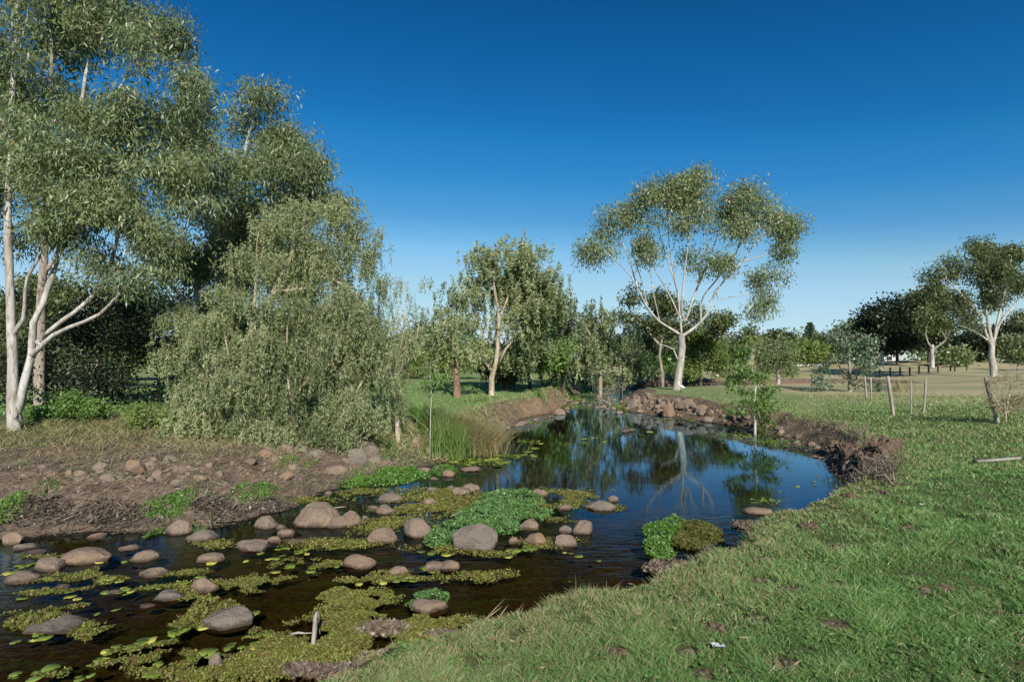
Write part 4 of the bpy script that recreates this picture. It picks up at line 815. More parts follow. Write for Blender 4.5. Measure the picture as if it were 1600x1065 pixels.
BO = [ # px, bottom py, w, h, label, mat, ang
 (486, 824, 82, 42, 'largest smooth grey-brown oval boulder, in the riffle', 'rock', .35), (595, 849, 50, 30, 'mottled brown boulder touching the pads left of the minty green clump', 'rock', .4),
 (648, 840, 48, 34, 'rounded brown boulder against the left end of the minty green clump', 'rock', .35), (740, 861, 74, 46, 'big angular grey-brown block in front of the minty green clump', 'rock_grey', .9),
 (556, 889, 55, 26, 'orange-brown flat-topped boulder alone in the dark middle channel', 'rock_red', .5), (622, 900, 30, 17, 'low split pinkish stone right of the flat-topped orange boulder', 'rock', .6),
 (838, 852, 36, 22, 'orange-tan stone at the right foot of the minty green clump', 'rock_red', .5), (883, 855, 38, 22, 'round brown stone right of the orange-tan stone', 'rock', .4),
 (912, 835, 32, 25, 'upright tan stone furthest right of the stone group below the clump', 'rock', .4), (884, 833, 22, 13, 'small grey stone behind the round brown stone', 'rock_grey', .3),
 (826, 828, 32, 20, 'sloping dark brown stone half under the minty green clump', 'rock', .8), (803, 850, 18, 13, 'small dark stone left of the orange-tan stone', 'rock', .5),
 (845, 776, 27, 14, 'tan wedge stone at the far edge of the minty green clump', 'rock_red', .7), (938, 798, 58, 18, 'wide flat grass-draped stone at the pool outlet', 'rock_grey', .6),
 (959, 784, 18, 11, 'small brown stone behind the flat grass-draped stone', 'rock', .4), (882, 797, 26, 10, 'low brown stone in the fern mat left of the flat grass-draped stone', 'rock', .5),
 (411, 827, 36, 24, 'pointed tan boulder left of the largest oval one', 'rock', .7), (437, 828, 18, 10, 'small dark stone between the pointed tan boulder and the largest oval', 'rock_grey', .4),
 (443, 839, 28, 14, 'light flat stone below the small dark stone', 'rock', .5), (425, 848, 24, 12, 'light flat stone just left of and below the similar one', 'rock', .5),
 (386, 862, 52, 20, 'long low tan stone at the left end of the riffle group', 'rock', .6), (455, 850, 46, 9, 'thin slab barely above water below the largest oval boulder', 'rock', .5),
 (120, 882, 68, 29, 'big smooth loaf-shaped tan boulder near the left edge', 'rock_red', .25), (68, 893, 44, 24, 'angular brown boulder just left of the loaf-shaped one', 'rock', .8),
 (20, 912, 50, 19, 'low flat boulder cut by the left frame edge', 'rock', .4), (27, 860, 34, 13, 'flat grey stone by the left edge under the bank', 'rock_grey', .4), (42, 868, 36, 9, 'thin tan slab overlapping the flat grey stone', 'rock', .4),
 (194, 861, 30, 11, 'low pale stone right above the loaf-shaped boulder', 'rock', .4), (219, 878, 36, 21, 'rounded brown stone right of the loaf-shaped boulder', 'rock', .4), (231, 903, 42, 16, 'long pinkish stone in open dark water below the rounded brown stone', 'rock', .5),
 (257, 939, 44, 20, 'blue-grey tilted stone in the left channel', 'rock_grey', .6), (312, 926, 43, 25, 'brown blocky stone right of the blue-grey one', 'rock', .6), (325, 879, 38, 18, 'tan leaning stone at the right of the small weedy islet', 'rock', .6),
 (308, 847, 46, 22, 'grey-tan flat stone on the small weedy islet', 'rock_grey', .5), (272, 836, 42, 28, 'knobbly brown boulder at the foot of the left bank', 'rock', .7), (10, 852, 30, 24, 'brown stone half buried in the left bank at the frame edge', 'rock', .5),
 (145, 842, 26, 10, 'low brown stone tucked under the left bank', 'rock', .5), (669, 958, 62, 26, 'weed-draped boulder in the dark water nearest the fern mat', 'rock', .6), (757, 991, 36, 13, 'smooth brown stone with a yellow leaf beside the near grass', 'rock_red', .3),
 (340, 984, 84, 36, 'large debris-covered stone in the lower left water', 'rock_grey', .6), (333, 1046, 22, 28, 'small upright grey stone among pads at the bottom edge', 'rock_grey', .8), (62, 990, 84, 26, 'silt-covered dark stone at the lower left', 'rock_grey', .5),
 (606, 785, 42, 15, 'low rough brown rock in the upper riffle', 'rock', .8), (582, 797, 22, 8, 'flat brown stone in front of the low rough rock', 'rock', .5), (600, 804, 30, 17, 'rounded tan stone below the low rough rock', 'rock', .4),
 (670, 789, 25, 12, 'low tan stone above the mottled and rounded boulders', 'rock', .5), (674, 768, 20, 8, 'flat dark stone between the lime clump and the minty clump', 'rock_grey', .5), (703, 765, 14, 7, 'tiny dark stone left of the forked stone', 'rock_grey', .5),
 (570, 813, 12, 9, 'tiny grey stone right of the orange bent boulder', 'rock_grey', .4), (511, 774, 14, 8, 'tiny brown stone above the largest oval boulder', 'rock', .4), (735, 737, 36, 9, 'flat tan slab at the pool edge by the reeds', 'rock', .5),
 (700, 745, 22, 12, 'orange-tan stone at the right end of the lime-green clump', 'rock_red', .5), (660, 738, 24, 9, 'tan stone behind the lime-green clump', 'rock', .5), (684, 735, 14, 9, 'small orange stone right of the tan stone behind the lime clump', 'rock_red', .4),
 (678, 750, 14, 6, 'small flat stone in front of the lime-green clump', 'rock', .4), (226, 950, 22, 7, 'barely awash brown stone left below the blue-grey one', 'rock', .4), (92, 920, 22, 8, 'small awash brown stone left of centre in the dark left channel', 'rock', .4), (175, 928, 20, 8, 'small dark awash stone among the left pad streaks', 'rock_grey', .5)]
for i, (px, py, w_, h_, lab, mt, an) in enumerate(BO): stone(px, py, w_, h_, lab, 700 + i, mt, an, G_, z0=0.0)
stone(697, 894, 54, 21, 'twin-humped tan boulder below the big angular block', 790, 'rock', .25, G_, 0.0, extra=(-.36, 0, .55, .8, .85, .75), rz=0)
stone(541, 824, 46, 30, 'orange bent boulder hugging the largest oval one', 791, 'rock_red', .4, G_, 0.0, extra=(-.30, -.25, .75, .7, .75, .8), rz=0)
stone(733, 770, 46, 17, 'forked pale stone at the top of the riffle', 792, 'rock', .6, G_, 0.0, extra=(-.25, -.55, .6, 1.1, .9, .7), rz=0)
GB = 'stones lying on the brown left bank'
BK = [(103, 745, 17, 11), (121, 745, 24, 11), (150, 740, 24, 15), (162, 754, 24, 12), (203, 738, 34, 22), (227, 731, 27, 12), (237, 722, 12, 9), (261, 723, 19, 12), (273, 735, 34, 10), (289, 736, 22, 10), (241, 750, 18, 14),
      (273, 758, 27, 10), (74, 744, 22, 9), (308, 752, 22, 9), (324, 731, 14, 8), (362, 729, 14, 8), (386, 723, 22, 8), (117, 757, 18, 8), (405, 700, 22, 9), (420, 706, 18, 9), (411, 715, 26, 14), (430, 721, 18, 10), (444, 709, 24, 14),
      (465, 707, 26, 12), (443, 748, 26, 12), (549, 727, 44, 26), (574, 712, 34, 24), (582, 724, 32, 12), (552, 703, 22, 9), (648, 700, 16, 12), (521, 742, 40, 14), (490, 715, 30, 14), (600, 730, 24, 9), (455, 735, 16, 8), (340, 745, 14, 7), (185, 752, 14, 8), (214, 752, 16, 8), (62, 735, 14, 8), (30, 748, 18, 9), (350, 760, 16, 7)]
BL = ['tan stone leftmost but three of the row on the brown bank', 'broad tan stone touching its smaller left neighbour on the brown bank', 'rounded tan stone standing clear on the brown bank', 'brown stone below the rounded clear-standing one', 'largest half-buried stone with dead stalks over it on the brown bank',
      'pale stone behind the largest half-buried stone', 'little pale stone above the pale stone on the brown bank', 'tan cobble right of the little pale stone', 'flat pale stone in the middle of the brown bank', 'grey flat stone right of the flat pale stone', 'upright grey stone below the middle of the row', 'pale flat stone lowest in the middle of the brown bank']
for i, (px, py, w_, h_) in enumerate(BK):
    w_ *= 1.0; h_ = h_ * 1.05 + 1
    lab = BL[i] if i < len(BL) else None
    if i == 25: lab = 'large cracked grey rock slab at the right end of the brown bank'
    if i == 26: lab = 'pale block above the cracked grey slab on the bank'
    if i == 30: lab = 'wide brown rock sunk in the bank left of the lime-green clump'
    if i == 29: lab = 'lone pinkish stone on the grass left of the reeds'
    if i == 21 or i == 20: lab = ['white-grey stone in the pile below the left thicket', 'small red-brown stone in the pile below the left thicket'][i - 20]
    if lab is None: lab = 'small tan cobble half sunk in the dry brown bank'
    stone(px, py, w_, h_, lab, 830 + i, ['rock_red', 'rock', 'rock', 'rock_grey'][i % 4] if i not in (25, 26) else 'rock_grey', .5, GB, name='bank_stone', cat='stone')
# broken rubble on the opposite point and along the eroded banks
rng = np.random.default_rng(77)
GR = 'rubble on the point across the pool'
def rubble(n, x0, x1, f, smin, smax, label, group, seed, mats=('rock', 'rock_red', 'rock_grey')):
    rng = np.random.default_rng(seed)
    for i in range(n):
        px = x0 + (x1 - x0) * rng.random(); c = ground_px(px, f(px, rng)); s_ = smin + (smax - smin) * rng.random() ** 2.2
        V, Fq = stone_mesh(s_, s_ * (.6 + .4 * rng.random()), s_ * (.30 + .25 * rng.random()), seed * 31 + i, 2 if s_ < .3 else 3, .9)
        a = rng.random() * 6.28; V = np.c_[V[:, 0] * math.cos(a) - V[:, 1] * math.sin(a), V[:, 0] * math.sin(a) + V[:, 1] * math.cos(a), V[:, 2]]
        link('rubble_stone', mk_mesh('rubble_stone', V, Fq, True, mats=[M[mats[i % len(mats)]]]), label=label, cat='stone', group=group, loc=(c[0], c[1], max(c[2], 0) - s_ * .06))
rubble(120, 968, 1085, lambda p, r: 614 + (p - 968) * .14 + 34 * r.random() * (1 - .3 * (p - 968) / 107), .12, .42, 'broken brown rubble stone on the point across the pool', GR, 21)
rubble(34, 1070, 1190, lambda p, r: 640 + (p - 1070) * .18 + 14 * (r.random() - .5), .15, .55, 'brown stone poking from the eroded bank below the sapling', 'stones in the eroded right bank', 22)
rubble(46, 880, 962, lambda p, r: 612 + 30 * r.random(), .15, .45, 'low stone breaking the riffle at the head of the pool', 'stones in the upper riffle', 23)
rubble(40, 935, 1090, lambda p, r: 598.5 + 4 * r.random(), .3, .8, 'reddish stone lining the far bank behind the big gum', 'stones lining the far bank', 24, ('rock_red', 'rock'))
rubble(16, 790, 880, lambda p, r: 668 - (p - 790) * .27 + 4 * r.random(), .2, .7, 'brown stone at the waterline of the grassy left point', 'stones under the left point', 25)
rubble(60, 1190, 1330, lambda p, r: 672 + (p - 1200) * .44 + 22 * (r.random() - .5), .08, .34, 'brown lump of stone under the crumbling bank near the root mass', 'stones under the crumbling bank', 26)
rubble(60, 60, 470, lambda p, r: 722 + 50 * r.random() - .02 * p, .06, .15, 'small tan cobble half sunk in the dry brown bank', GB, 27)
stone(1047, 652, 20, 26, 'curved red-brown rock at the waterline left of the big gum reflection', 960, 'rock_red', .8, GR, name='rock', cat='rock')
stone(1075, 642, 34, 16, 'broad brown slab rock right of the curved red-brown one', 961, 'rock', .8, GR, name='rock', cat='rock')
stone(1101, 642, 24, 10, 'reddish rock poking from the grass edge over the pool', 962, 'rock_red', .7, GR, name='rock', cat='rock')
stone(1111, 659, 22, 9, 'grey rock standing in the pads below the grass edge', 963, 'rock_grey', .5, GR, name='rock', cat='rock')
stone(992, 638, 24, 16, 'dark split grey rock beside the bright weed on the point', 964, 'rock_grey', .9, GR, name='rock', cat='rock')
stone(1190, 806, 46, 14, 'smooth pale-brown ledge rock at the lip of the near grass bank', 965, 'rock', .4, name='rock', cat='rock')
# ---------------------------------------------------------------- grass and ground plants
def blades(C, L, W, lean, v, rng, bend=.5, droopdir=None):
    """curved blades: two quads each"""
    n = len(C); a = rng.random(n) * 6.283; ld_ = np.c_[np.cos(a), np.sin(a), np.zeros(n)]
    if droopdir is not None: ld_ = nrm(ld_ + droopdir)
    L = np.broadcast_to(L, n)[:, None]; W = np.broadcast_to(W, n)[:, None]; lean = np.broadcast_to(lean, n)[:, None]
    up = nrm(np.array([0, 0, 1.0]) + ld_ * lean); up2 = nrm(up + ld_ * bend * (1 + lean))
    b = rng.random(n) * 6.283; S = nrm(np.cross(up, np.c_[np.cos(b), np.sin(b), .2 * np.ones(n)]))
    m = C + up * L * .5; t = m + up2 * L * .5
    V = np.stack([C - S * W * .5, C + S * W * .5, m - S * W * .42, m + S * W * .42, t - S * W * .06, t + S * W * .06], 1).reshape(-1, 3)
    o = np.arange(n)[:, None] * 6
    Fq = np.stack([o + [0, 1, 3, 2], o + [2, 3, 5, 4]], 1).reshape(-1, 4)
    return V, Fq, np.repeat(v, 2)
def gsample(n, r0, r1, rng, p=1.0, half=math.radians(47)):
    """ground samples round the viewpoint side of the meadow, thinning out with distance"""
    u = rng.random(n); r = r0 * (r1 / r0) ** u if p == 1 else (r0 ** (1 - p) + u * (r1 ** (1 - p) - r0 ** (1 - p))) ** (1 / (1 - p))
    a = (rng.random(n) * 2 - 1) * half
    return r * np.sin(a), r * np.cos(a)
CLOD = [(1195, 880), (1115, 985), (1180, 970), (960, 1028), (792, 1045), (1310, 856), (1450, 926), (1475, 922), (1262, 822), (1330, 775), (1375, 772), (1235, 925), (1220, 1040), (1105, 1060), (1560, 735), (1500, 745), (1400, 712), (1465, 690), (1075, 1020), (1300, 978), (1310, 920), (1190, 912), (1420, 828)]
CW = np.array([ground_px(a, b) for a, b in CLOD])
rng = np.random.default_rng(42)
# --- lush near meadow
NG = 860000
x, y = gsample(NG, 1.9, 24, rng, 1.35, math.radians(67))
z, d, A = land(x, y, True); left = A[:, 4]; wd = A[:, 0]
nz = fbm(x * 1.1, y * 1.1, seed=61, o=3); nf = fbm(x * 4.2, y * 4.2, seed=62, o=3)
cd = np.min(np.hypot(x[:, None] - CW[None, :, 0], y[:, None] - CW[None, :, 1]) / (0.05 + .008 * CW[None, :, 1]), axis=1)
keep = (left < .4) & (d > .25 * wd) & (rng.random(NG) < sstep(.25 * wd, 1.1 * wd, d) * 1.3) & (cd > 1.0 + 1.2 * nf) & (nf + .5 * nz > -.50)
bare = (A[:, 2] > .7) & (d < wd * 1.0); keep &= ~(bare & (rng.random(NG) < .8))
x, y, z, d, nz, nf, wd = [q[keep] for q in (x, y, z, d, nz, nf, wd)]; r = np.hypot(x, y)
hgt = (.038 + .055 * sstep(-.3, .6, nz) + .065 * sstep(0, .6, nf)) * (0.65 + .7 * rng.random(len(x))) * (1 - .45 * sstep(12, 22, r))
edge_dry = sstep(2.2, .6, d / wd) * .5
v = np.clip(.38 + .42 * nz + .38 * nf + .16 * rng.normal(size=len(x)), 0, .88); v[rng.random(len(x)) < .06 + edge_dry * 1.1 + .10 * sstep(.25, .6, nf)] = 1
V, Fq, v2 = blades(np.c_[x, y, z - .008], hgt * .88, np.maximum(.0030, .00105 * r) * (.7 + .6 * rng.random(len(x))), .25 + .5 * rng.random(len(x)), v, rng, .7)
link('grass', mk_mesh('grass', V, Fq, False, fattr=dict(v=v2), mats=[M['grass']]), kind='stuff', label='lush tufted green grass covering the near bank on the right')
m = 1500; lx, ly = gsample(m, 2.2, 14, rng, 1.2, math.radians(48)); lz, ldd, lA = land(lx, ly, True); k = (lA[:, 4] < .4) & (ldd > .4); lx, ly, lz = lx[k], ly[k], lz[k]; m = len(lx)
dr_ = rng.normal(size=(m, 3)) * [1, 1, .25]; V, Fq = leaf_quads(np.c_[lx, ly, lz + .03 + .03 * rng.random(m)], dr_, .03 + .04 * rng.random(m), .008 + .008 * rng.random(m), rng, side=np.tile([0, 0, 1.0], (m, 1)) + .5 * rng.normal(size=(m, 3)))
link('leaf_litter', mk_mesh('leaf_litter', V, Fq, False, fattr=dict(v=.6 * rng.random(m)), mats=[M['dry']]), kind='stuff', label='dead leaves and stalks scattered through the near grass')
m = 5000; wx_, wy_ = gsample(m, 2.0, 12, rng, 1.2, math.radians(48)); wz_, wd_, wA = land(wx_, wy_, True); k = (wA[:, 4] < .4) & (wd_ > .8) & (fbm(wx_ * 1.7, wy_ * 1.7, seed=90, o=2) > .12); wx_, wy_, wz_ = wx_[k], wy_[k], wz_[k]; m = len(wx_); q = 6
c_ = np.repeat(np.c_[wx_, wy_, wz_ + .02], q, 0); a_ = np.tile(np.arange(q) * 6.283 / q, m) + np.repeat(rng.random(m) * 6.28, q); dr_ = np.c_[np.cos(a_), np.sin(a_), .35 + .3 * rng.random(m * q)]
V, Fq = leaf_quads(c_, dr_, .015 + .022 * np.repeat(rng.random(m), q), .010 + .010 * np.repeat(rng.random(m), q), rng, side=np.tile([0, 0, 1.0], (m * q, 1)))
link('ground_weeds', mk_mesh('ground_weeds', V, Fq, False, fattr=dict(v=np.repeat(.2 + .6 * rng.random(m), q)), mats=[M['leaf_green']]), kind='stuff', label='small broad-leaved weeds growing among the near grass')
# --- left lawns and grassy verges
NL = 90000
x, y = gsample(NL, 10, 34, rng, 1.4, math.radians(47)); z, d, A = land(x, y, True); left = A[:, 4]
nz = fbm(x * .9, y * .9, seed=63, o=3)
keep = (left > .5) & (d > .35) & ((y > 13.0 + nz) | (x > -3.5)) & ~((x < -9) & (y < 14)); x, y, z, nz, d = [q[keep] for q in (x, y, z, nz, d)]; r = np.hypot(x, y)
v = np.clip(.45 + .3 * nz + .18 * rng.normal(size=len(x)), 0, .88); v[rng.random(len(x)) < .05 + .25 * sstep(2.2, .8, d)] = 1
V, Fq, v2 = blades(np.c_[x, y, z - .008], (.05 + .05 * rng.random(len(x))) * (1 + .8 * sstep(.1, .5, nz)), .0014 * r, .3 + .4 * rng.random(len(x)), v, rng, .6)
link('lawn_grass', mk_mesh('lawn_grass', V, Fq, False, fattr=dict(v=v2), mats=[M['grass']]), kind='stuff', label='short green grass of the left lawn and the grassy point')
# --- rank grass strip beyond the pool on the right
NL = 170000
x, y = gsample(NL, 12, 34, rng, 1.3, math.radians(60)); z, d, A = land(x, y, True); nz = fbm(x * .8, y * .8, seed=65, o=3)
keep = (A[:, 4] < .4) & (d > .7 * A[:, 0]) & (x > 2.5) & (rng.random(NL) < sstep(29, 14, y + 4 * nz)); x, y, z, nz = [q[keep] for q in (x, y, z, nz)]; r = np.hypot(x, y)
v = np.clip(.62 + .3 * nz + .18 * rng.normal(size=len(x)), 0, .88); v[rng.random(len(x)) < .40] = 1
V, Fq, v2 = blades(np.c_[x, y, z - .01], (.05 + .06 * rng.random(len(x))) * (1 + .6 * sstep(0, .5, nz)), .0009 * r, .3 + .4 * rng.random(len(x)), v, rng, .5)
link('rank_grass', mk_mesh('rank_grass', V, Fq, False, fattr=dict(v=v2), mats=[M['grass']]), kind='stuff', label='longer yellow-green grass on the meadow between the pool and the fence posts')
# --- dry grass and litter of the left bank
NL = 110000
x, y = gsample(NL, 8.0, 17.5, rng, 1.0, math.radians(48)); z, d, A = land(x, y, True); nz = fbm(x * 1.2, y * 1.2, seed=66, o=3)
keep = (A[:, 4] > .5) & (x < -2.2) & (d > 1.6 + nz) & (y > 9.6 + .8 * nz) & (rng.random(NL) < sstep(10.0, 12.6, y + nz) * .85 + .10); x, y, z, nz = [q[keep] for q in (x, y, z, nz)]
v = np.clip(.5 + .3 * nz + .2 * rng.normal(size=len(x)), 0, .88); v[rng.random(len(x)) < .22] = 1
V, Fq, v2 = blades(np.c_[x, y, z - .01], .09 + .16 * rng.random(len(x)) * (1 + nz), .010, .4 + .8 * rng.random(len(x)), v, rng, .6)
link('dry_grass', mk_mesh('dry_grass', V, Fq, False, fattr=dict(v=v2), mats=[M['dry']]), kind='stuff', label='straw-coloured dry grass along the top of the brown left bank')
NL = 60000
x, y = gsample(NL, 7.5, 16.0, rng, 1.0, math.radians(48)); z, d, A = land(x, y, True); nz = fbm(x * 1.6, y * 1.6, seed=68, o=4)
keep = (A[:, 4] > .5) & (d > .15) & (d < 6.5) & (nz > .16) & (rng.random(NL) < .55); x, y, z, nz = [q[keep] for q in (x, y, z, nz)]
V, Fq, v2 = blades(np.c_[x, y, z - .01], .04 + .09 * rng.random(len(x)), .010, .3 + .9 * rng.random(len(x)), np.where(rng.random(len(x)) < .35, 1, np.clip(.4 + .25 * rng.normal(size=len(x)), 0, .88)), rng, .7)
link('bank_weeds', mk_mesh('bank_weeds', V, Fq, False, fattr=dict(v=v2), mats=[M['grass']]), kind='stuff', label='sparse green weeds and grass sprouting through the brown left bank')
def litter(name, n, cond, Lr, lab, seed, flat=.25, r0=6, r1=17, Wd=.012, mat='twig'):
    rng = np.random.default_rng(seed); x, y = gsample(n, r0, r1, rng, 1.0, math.radians(48)); z, d, A = land(x, y, True)
    nz = fbm(x * 1.5, y * 1.5, seed=seed, o=3); k = cond(x, y, z, d, A, nz, rng); x, y, z, nz = x[k], y[k], z[k], nz[k]; m = len(x); a = rng.random(m) * 3.14 + .4 * nz
    Dr = np.c_[np.cos(a), np.sin(a) * .8, flat * rng.normal(size=m)]; L = Lr[0] + (Lr[1] - Lr[0]) * rng.random(m) ** 2
    C = np.c_[x, y, z + .012 + abs(Dr[:, 2]) * L * .22] - nrm(Dr) * (L * .5)[:, None] * [1, 1, 0]
    V, Fq = leaf_quads(C, Dr, L, Wd * (.6 + .8 * rng.random(m)), rng, side=np.tile([0.1, 0.2, 1.0], (m, 1)) + .6 * rng.normal(size=(m, 3)))
    v = np.clip(.45 + .35 * nz + .22 * rng.normal(size=m), 0, 1); link(name, mk_mesh(name, V, Fq, False, fattr=dict(v=v), mats=[M[mat]]), kind='stuff', label=lab)
litter('dead_stalks', 170000, lambda x, y, z, d, A, nz, r: (A[:, 4] > .5) & (x < -1.6) & (d > .0) & (d < 5.2) & (y < 13.6) & (r.random(len(x)) < .55 + nz), (.05, .38), 'flattened dead stalks and flood litter over the brown left bank', 71)
litter('bank_roots', 130000, lambda x, y, z, d, A, nz, r: (A[:, 4] < .5) & (A[:, 2] > .55) & (d > .0) & (d < A[:, 0] * 1.25) & (x > 3), (.06, .30), 'brown roots and dead thatch hanging on the crumbling right bank', 72, .7, 8, 30, .016)
litter('dead_thatch', 16000, lambda x, y, z, d, A, nz, r: (A[:, 4] < .5) & (d > -.02) & (d < A[:, 0] * .8) & (y < 9), (.04, .20), 'matted dead thatch at the foot of the near grass bank', 73, .5, 2.5, 10, .006, 'dry')
litter('bank_thatch', 150000, lambda x, y, z, d, A, nz, r: (A[:, 4] > .4) & (A[:, 2] > .4) & (d > .03) & (d < A[:, 0] * 1.3) & (y > 13), (.08, .36), 'pale matted thatch on the edges of the grassy left point', 74, .6, 13, 45, .022, 'dry')
# --- clods of dug-up earth in the grass
s = NT('dug_earth'); p = s.pos(); n = s.noise(p, 30, 5, .7); M['earth'] = s.out(s.pbr(s.mix(s.mapr(n, .35, .65), (.06, .042, .03), (.19, .14, .10)), .95, s.bump(n, .9, .02), .1))
CLAB = ['flat brown clod near the lip of the grass bank', 'tall dark clod left of the clear plastic litter', 'small red-brown clod above the plastic litter', 'reddish clod in the bottom middle of the grass', 'small tan clod beside the brown bare edge at the bottom', 'broken tan clod strip in the middle of the grass slope',
        'dark brown clod pair at the right of the slope, left member', 'dark brown clod pair at the right of the slope, right member', 'tan clod close behind the pool lip', 'long clod strip on the crest below the root mass', 'right end clod of the strip below the root mass', 'grey upright tussock-like clod in the middle of the near grass',
        'dark clod low in the middle of the foreground', 'small clod at the very bottom of the foreground', 'brown clod beside the grey plank', 'dull clod left of the grey plank', 'dug-up patch right of the root mass', 'small dug-up patch below the fence posts', 'dark rusty clod left of the bottom clods',
        'tiny clod between the foreground clods', 'brown clod right of the grey upright one', 'tiny red clod under the flat brown one', 'faint clod in the long grass at the right']
for i, c in enumerate(CW):
    rg = np.random.default_rng(900 + i); ps = []; s_ = .026 + .006 * c[1]
    for j in range(10):
        V, Fq = stone_mesh(s_ * (.5 + 1.3 * rg.random() ** 2), s_ * (.5 + .7 * rg.random()), s_ * (.2 + .4 * rg.random()), 900 + i * 9 + j, 3, .4)
        V = V * (1 + .55 * fbm(V[:, 0] * 2.2 / s_, V[:, 1] * 2.2 / s_, V[:, 2] * 2.2 / s_, seed=j, o=3))[:, None]; ps.append((V * ([3.4, 2.6, .5] if j == 0 else [1, 1, 1]) + ([0, 0, 0] if j == 0 else [np.clip(rg.normal(), -1.3, 1.3) * s_ * 1.0, np.clip(rg.normal(), -1.3, 1.3) * s_ * .7, 0]), Fq))
    V, Fq = join(ps); link('earth_clod', mk_mesh('earth_clod', V, Fq, True, mats=[M['earth']]), label=CLAB[i], cat='clod', group='clods of earth in the grass', loc=tuple(c))

def mound(name, label, cat, ells, mat, n, leaf, hh, seed, group=None, kind=None, z0=None, tilt=.6, stems=True, thr=-.35, vb=.45, rnd=1.0):
    """a cushion of small leaves over ellipses (px, py, rx, ry) of the photograph laid on the water or bank"""
    rng = np.random.default_rng(seed); Cs, vs = [], []; tot = 0
    ar = []
    for e_ in ells:
        c = at_z(e_[0], e_[1], 0.0) if z0 == 0 else ground_px(e_[0], e_[1])
        zc = c[2]; a = at_z(e_[0], e_[1] - e_[3], zc); b = at_z(e_[0], e_[1] + e_[3], zc); ar.append((c, e_[2] * c[1] / F, (a[1] - b[1]) / 2, zc, e_[4] if len(e_) > 4 else 0))
    A_ = np.array([q[1] * q[2] for q in ar]); A_ /= A_.sum()
    for (c, rx, ry, zc, rot), fr_ in zip(ar, A_):
        m = int(n * fr_); q = rng.normal(size=(m, 2)) * .58 if kind else np.sqrt(rng.random((m, 1))) * nrm(rng.normal(size=(m, 2)))
        ca, sa = math.cos(rot), math.sin(rot); X = c[0] + q[:, 0] * rx * ca - q[:, 1] * ry * sa; Y = c[1] + q[:, 0] * rx * sa + q[:, 1] * ry * ca
        nn = fbm(X * 2.6, Y * 2.6, seed=seed, o=3); rr = (q ** 2).sum(1); k = nn + .5 * fbm(X * 8, Y * 8, seed=seed + 9, o=2) + .45 * (1 - rr) > thr + .12
        X, Y, nn, rr = X[k], Y[k], nn[k], rr[k]; zg = np.maximum(land(X, Y), 0.0) if z0 != 0 else np.zeros(len(X)) + .008
        Z = zg + np.maximum(hh * (1 - rr) ** .5 if False else hh * np.clip(1 - rr, 0, 1) ** .6 * (.35 + .8 * nn + .75 * fbm(X * 6, Y * 6, seed=seed + 4, o=3)), 0.004) * (1 - .55 * rng.random(len(X)) ** 2) 
        Cs.append(np.c_[X, Y, Z]); vs.append(np.clip(vb + .3 * nn + .18 * rng.normal(size=len(X)), 0, .88))
    C = np.concatenate(Cs); v = np.concatenate(vs); v[rng.random(len(v)) < (.16 if mat == 'weed' else .03)] = 1; m = len(C); b = C.mean(0) * [1, 1, 0]; b[2] = C[:, 2].min()
    Dr = rng.normal(size=(m, 3)) * [1, 1, tilt]; Dr[:, 2] += tilt * .3
    V, Fq = leaf_quads(C, Dr, leaf * (.4 + 1.1 * rng.random(m)), leaf * .62 * rnd * (.6 + .6 * rng.random(m)), rng, side=np.array([0, 0, 1.]) + tilt * rng.normal(size=(m, 3)))
    o = link(name, mk_mesh(name, V - b, Fq, False, fattr=dict(v=v), mats=[M[mat]]), label=label, cat=cat, group=group, kind=kind, loc=tuple(b)); return o
GCW = 'leafy plant clumps in and beside the creek'
mound('watercress_clump', 'long bright lime-green watercress clump at the far side of the riffle', 'plant', [(600, 745, 60, 14), (555, 752, 28, 10), (640, 742, 40, 9), (690, 738, 25, 6)], 'leaf_cress', 13000, .040, .17, 31, GCW, z0=0)
mound('mint_clump', 'big minty green leafy clump in the middle of the riffle', 'plant', [(800, 785, 52, 20), (765, 805, 55, 20), (720, 830, 45, 18), (690, 845, 28, 12), (835, 800, 28, 14), (775, 825, 40, 12)], 'leaf_mint', 19000, .040, .19, 32, GCW, z0=0)
mound('watercress_clump', 'rounded green watercress clump against the near grass bank, half brown', 'plant', [(1035, 835, 28, 16), (1030, 860, 22, 14), (1060, 822, 26, 8), (1035, 880, 16, 8)], 'leaf_cress', 6500, .034, .18, 33, GCW, z0=0)
mound('water_weed_clump', 'reddish-brown weed clump between the green cress and the near bank', 'plant', [(1090, 828, 35, 14), (1100, 845, 30, 12), (1075, 850, 25, 10)], 'weed', 7000, .030, .14, 34, GCW, z0=0, vb=.1)
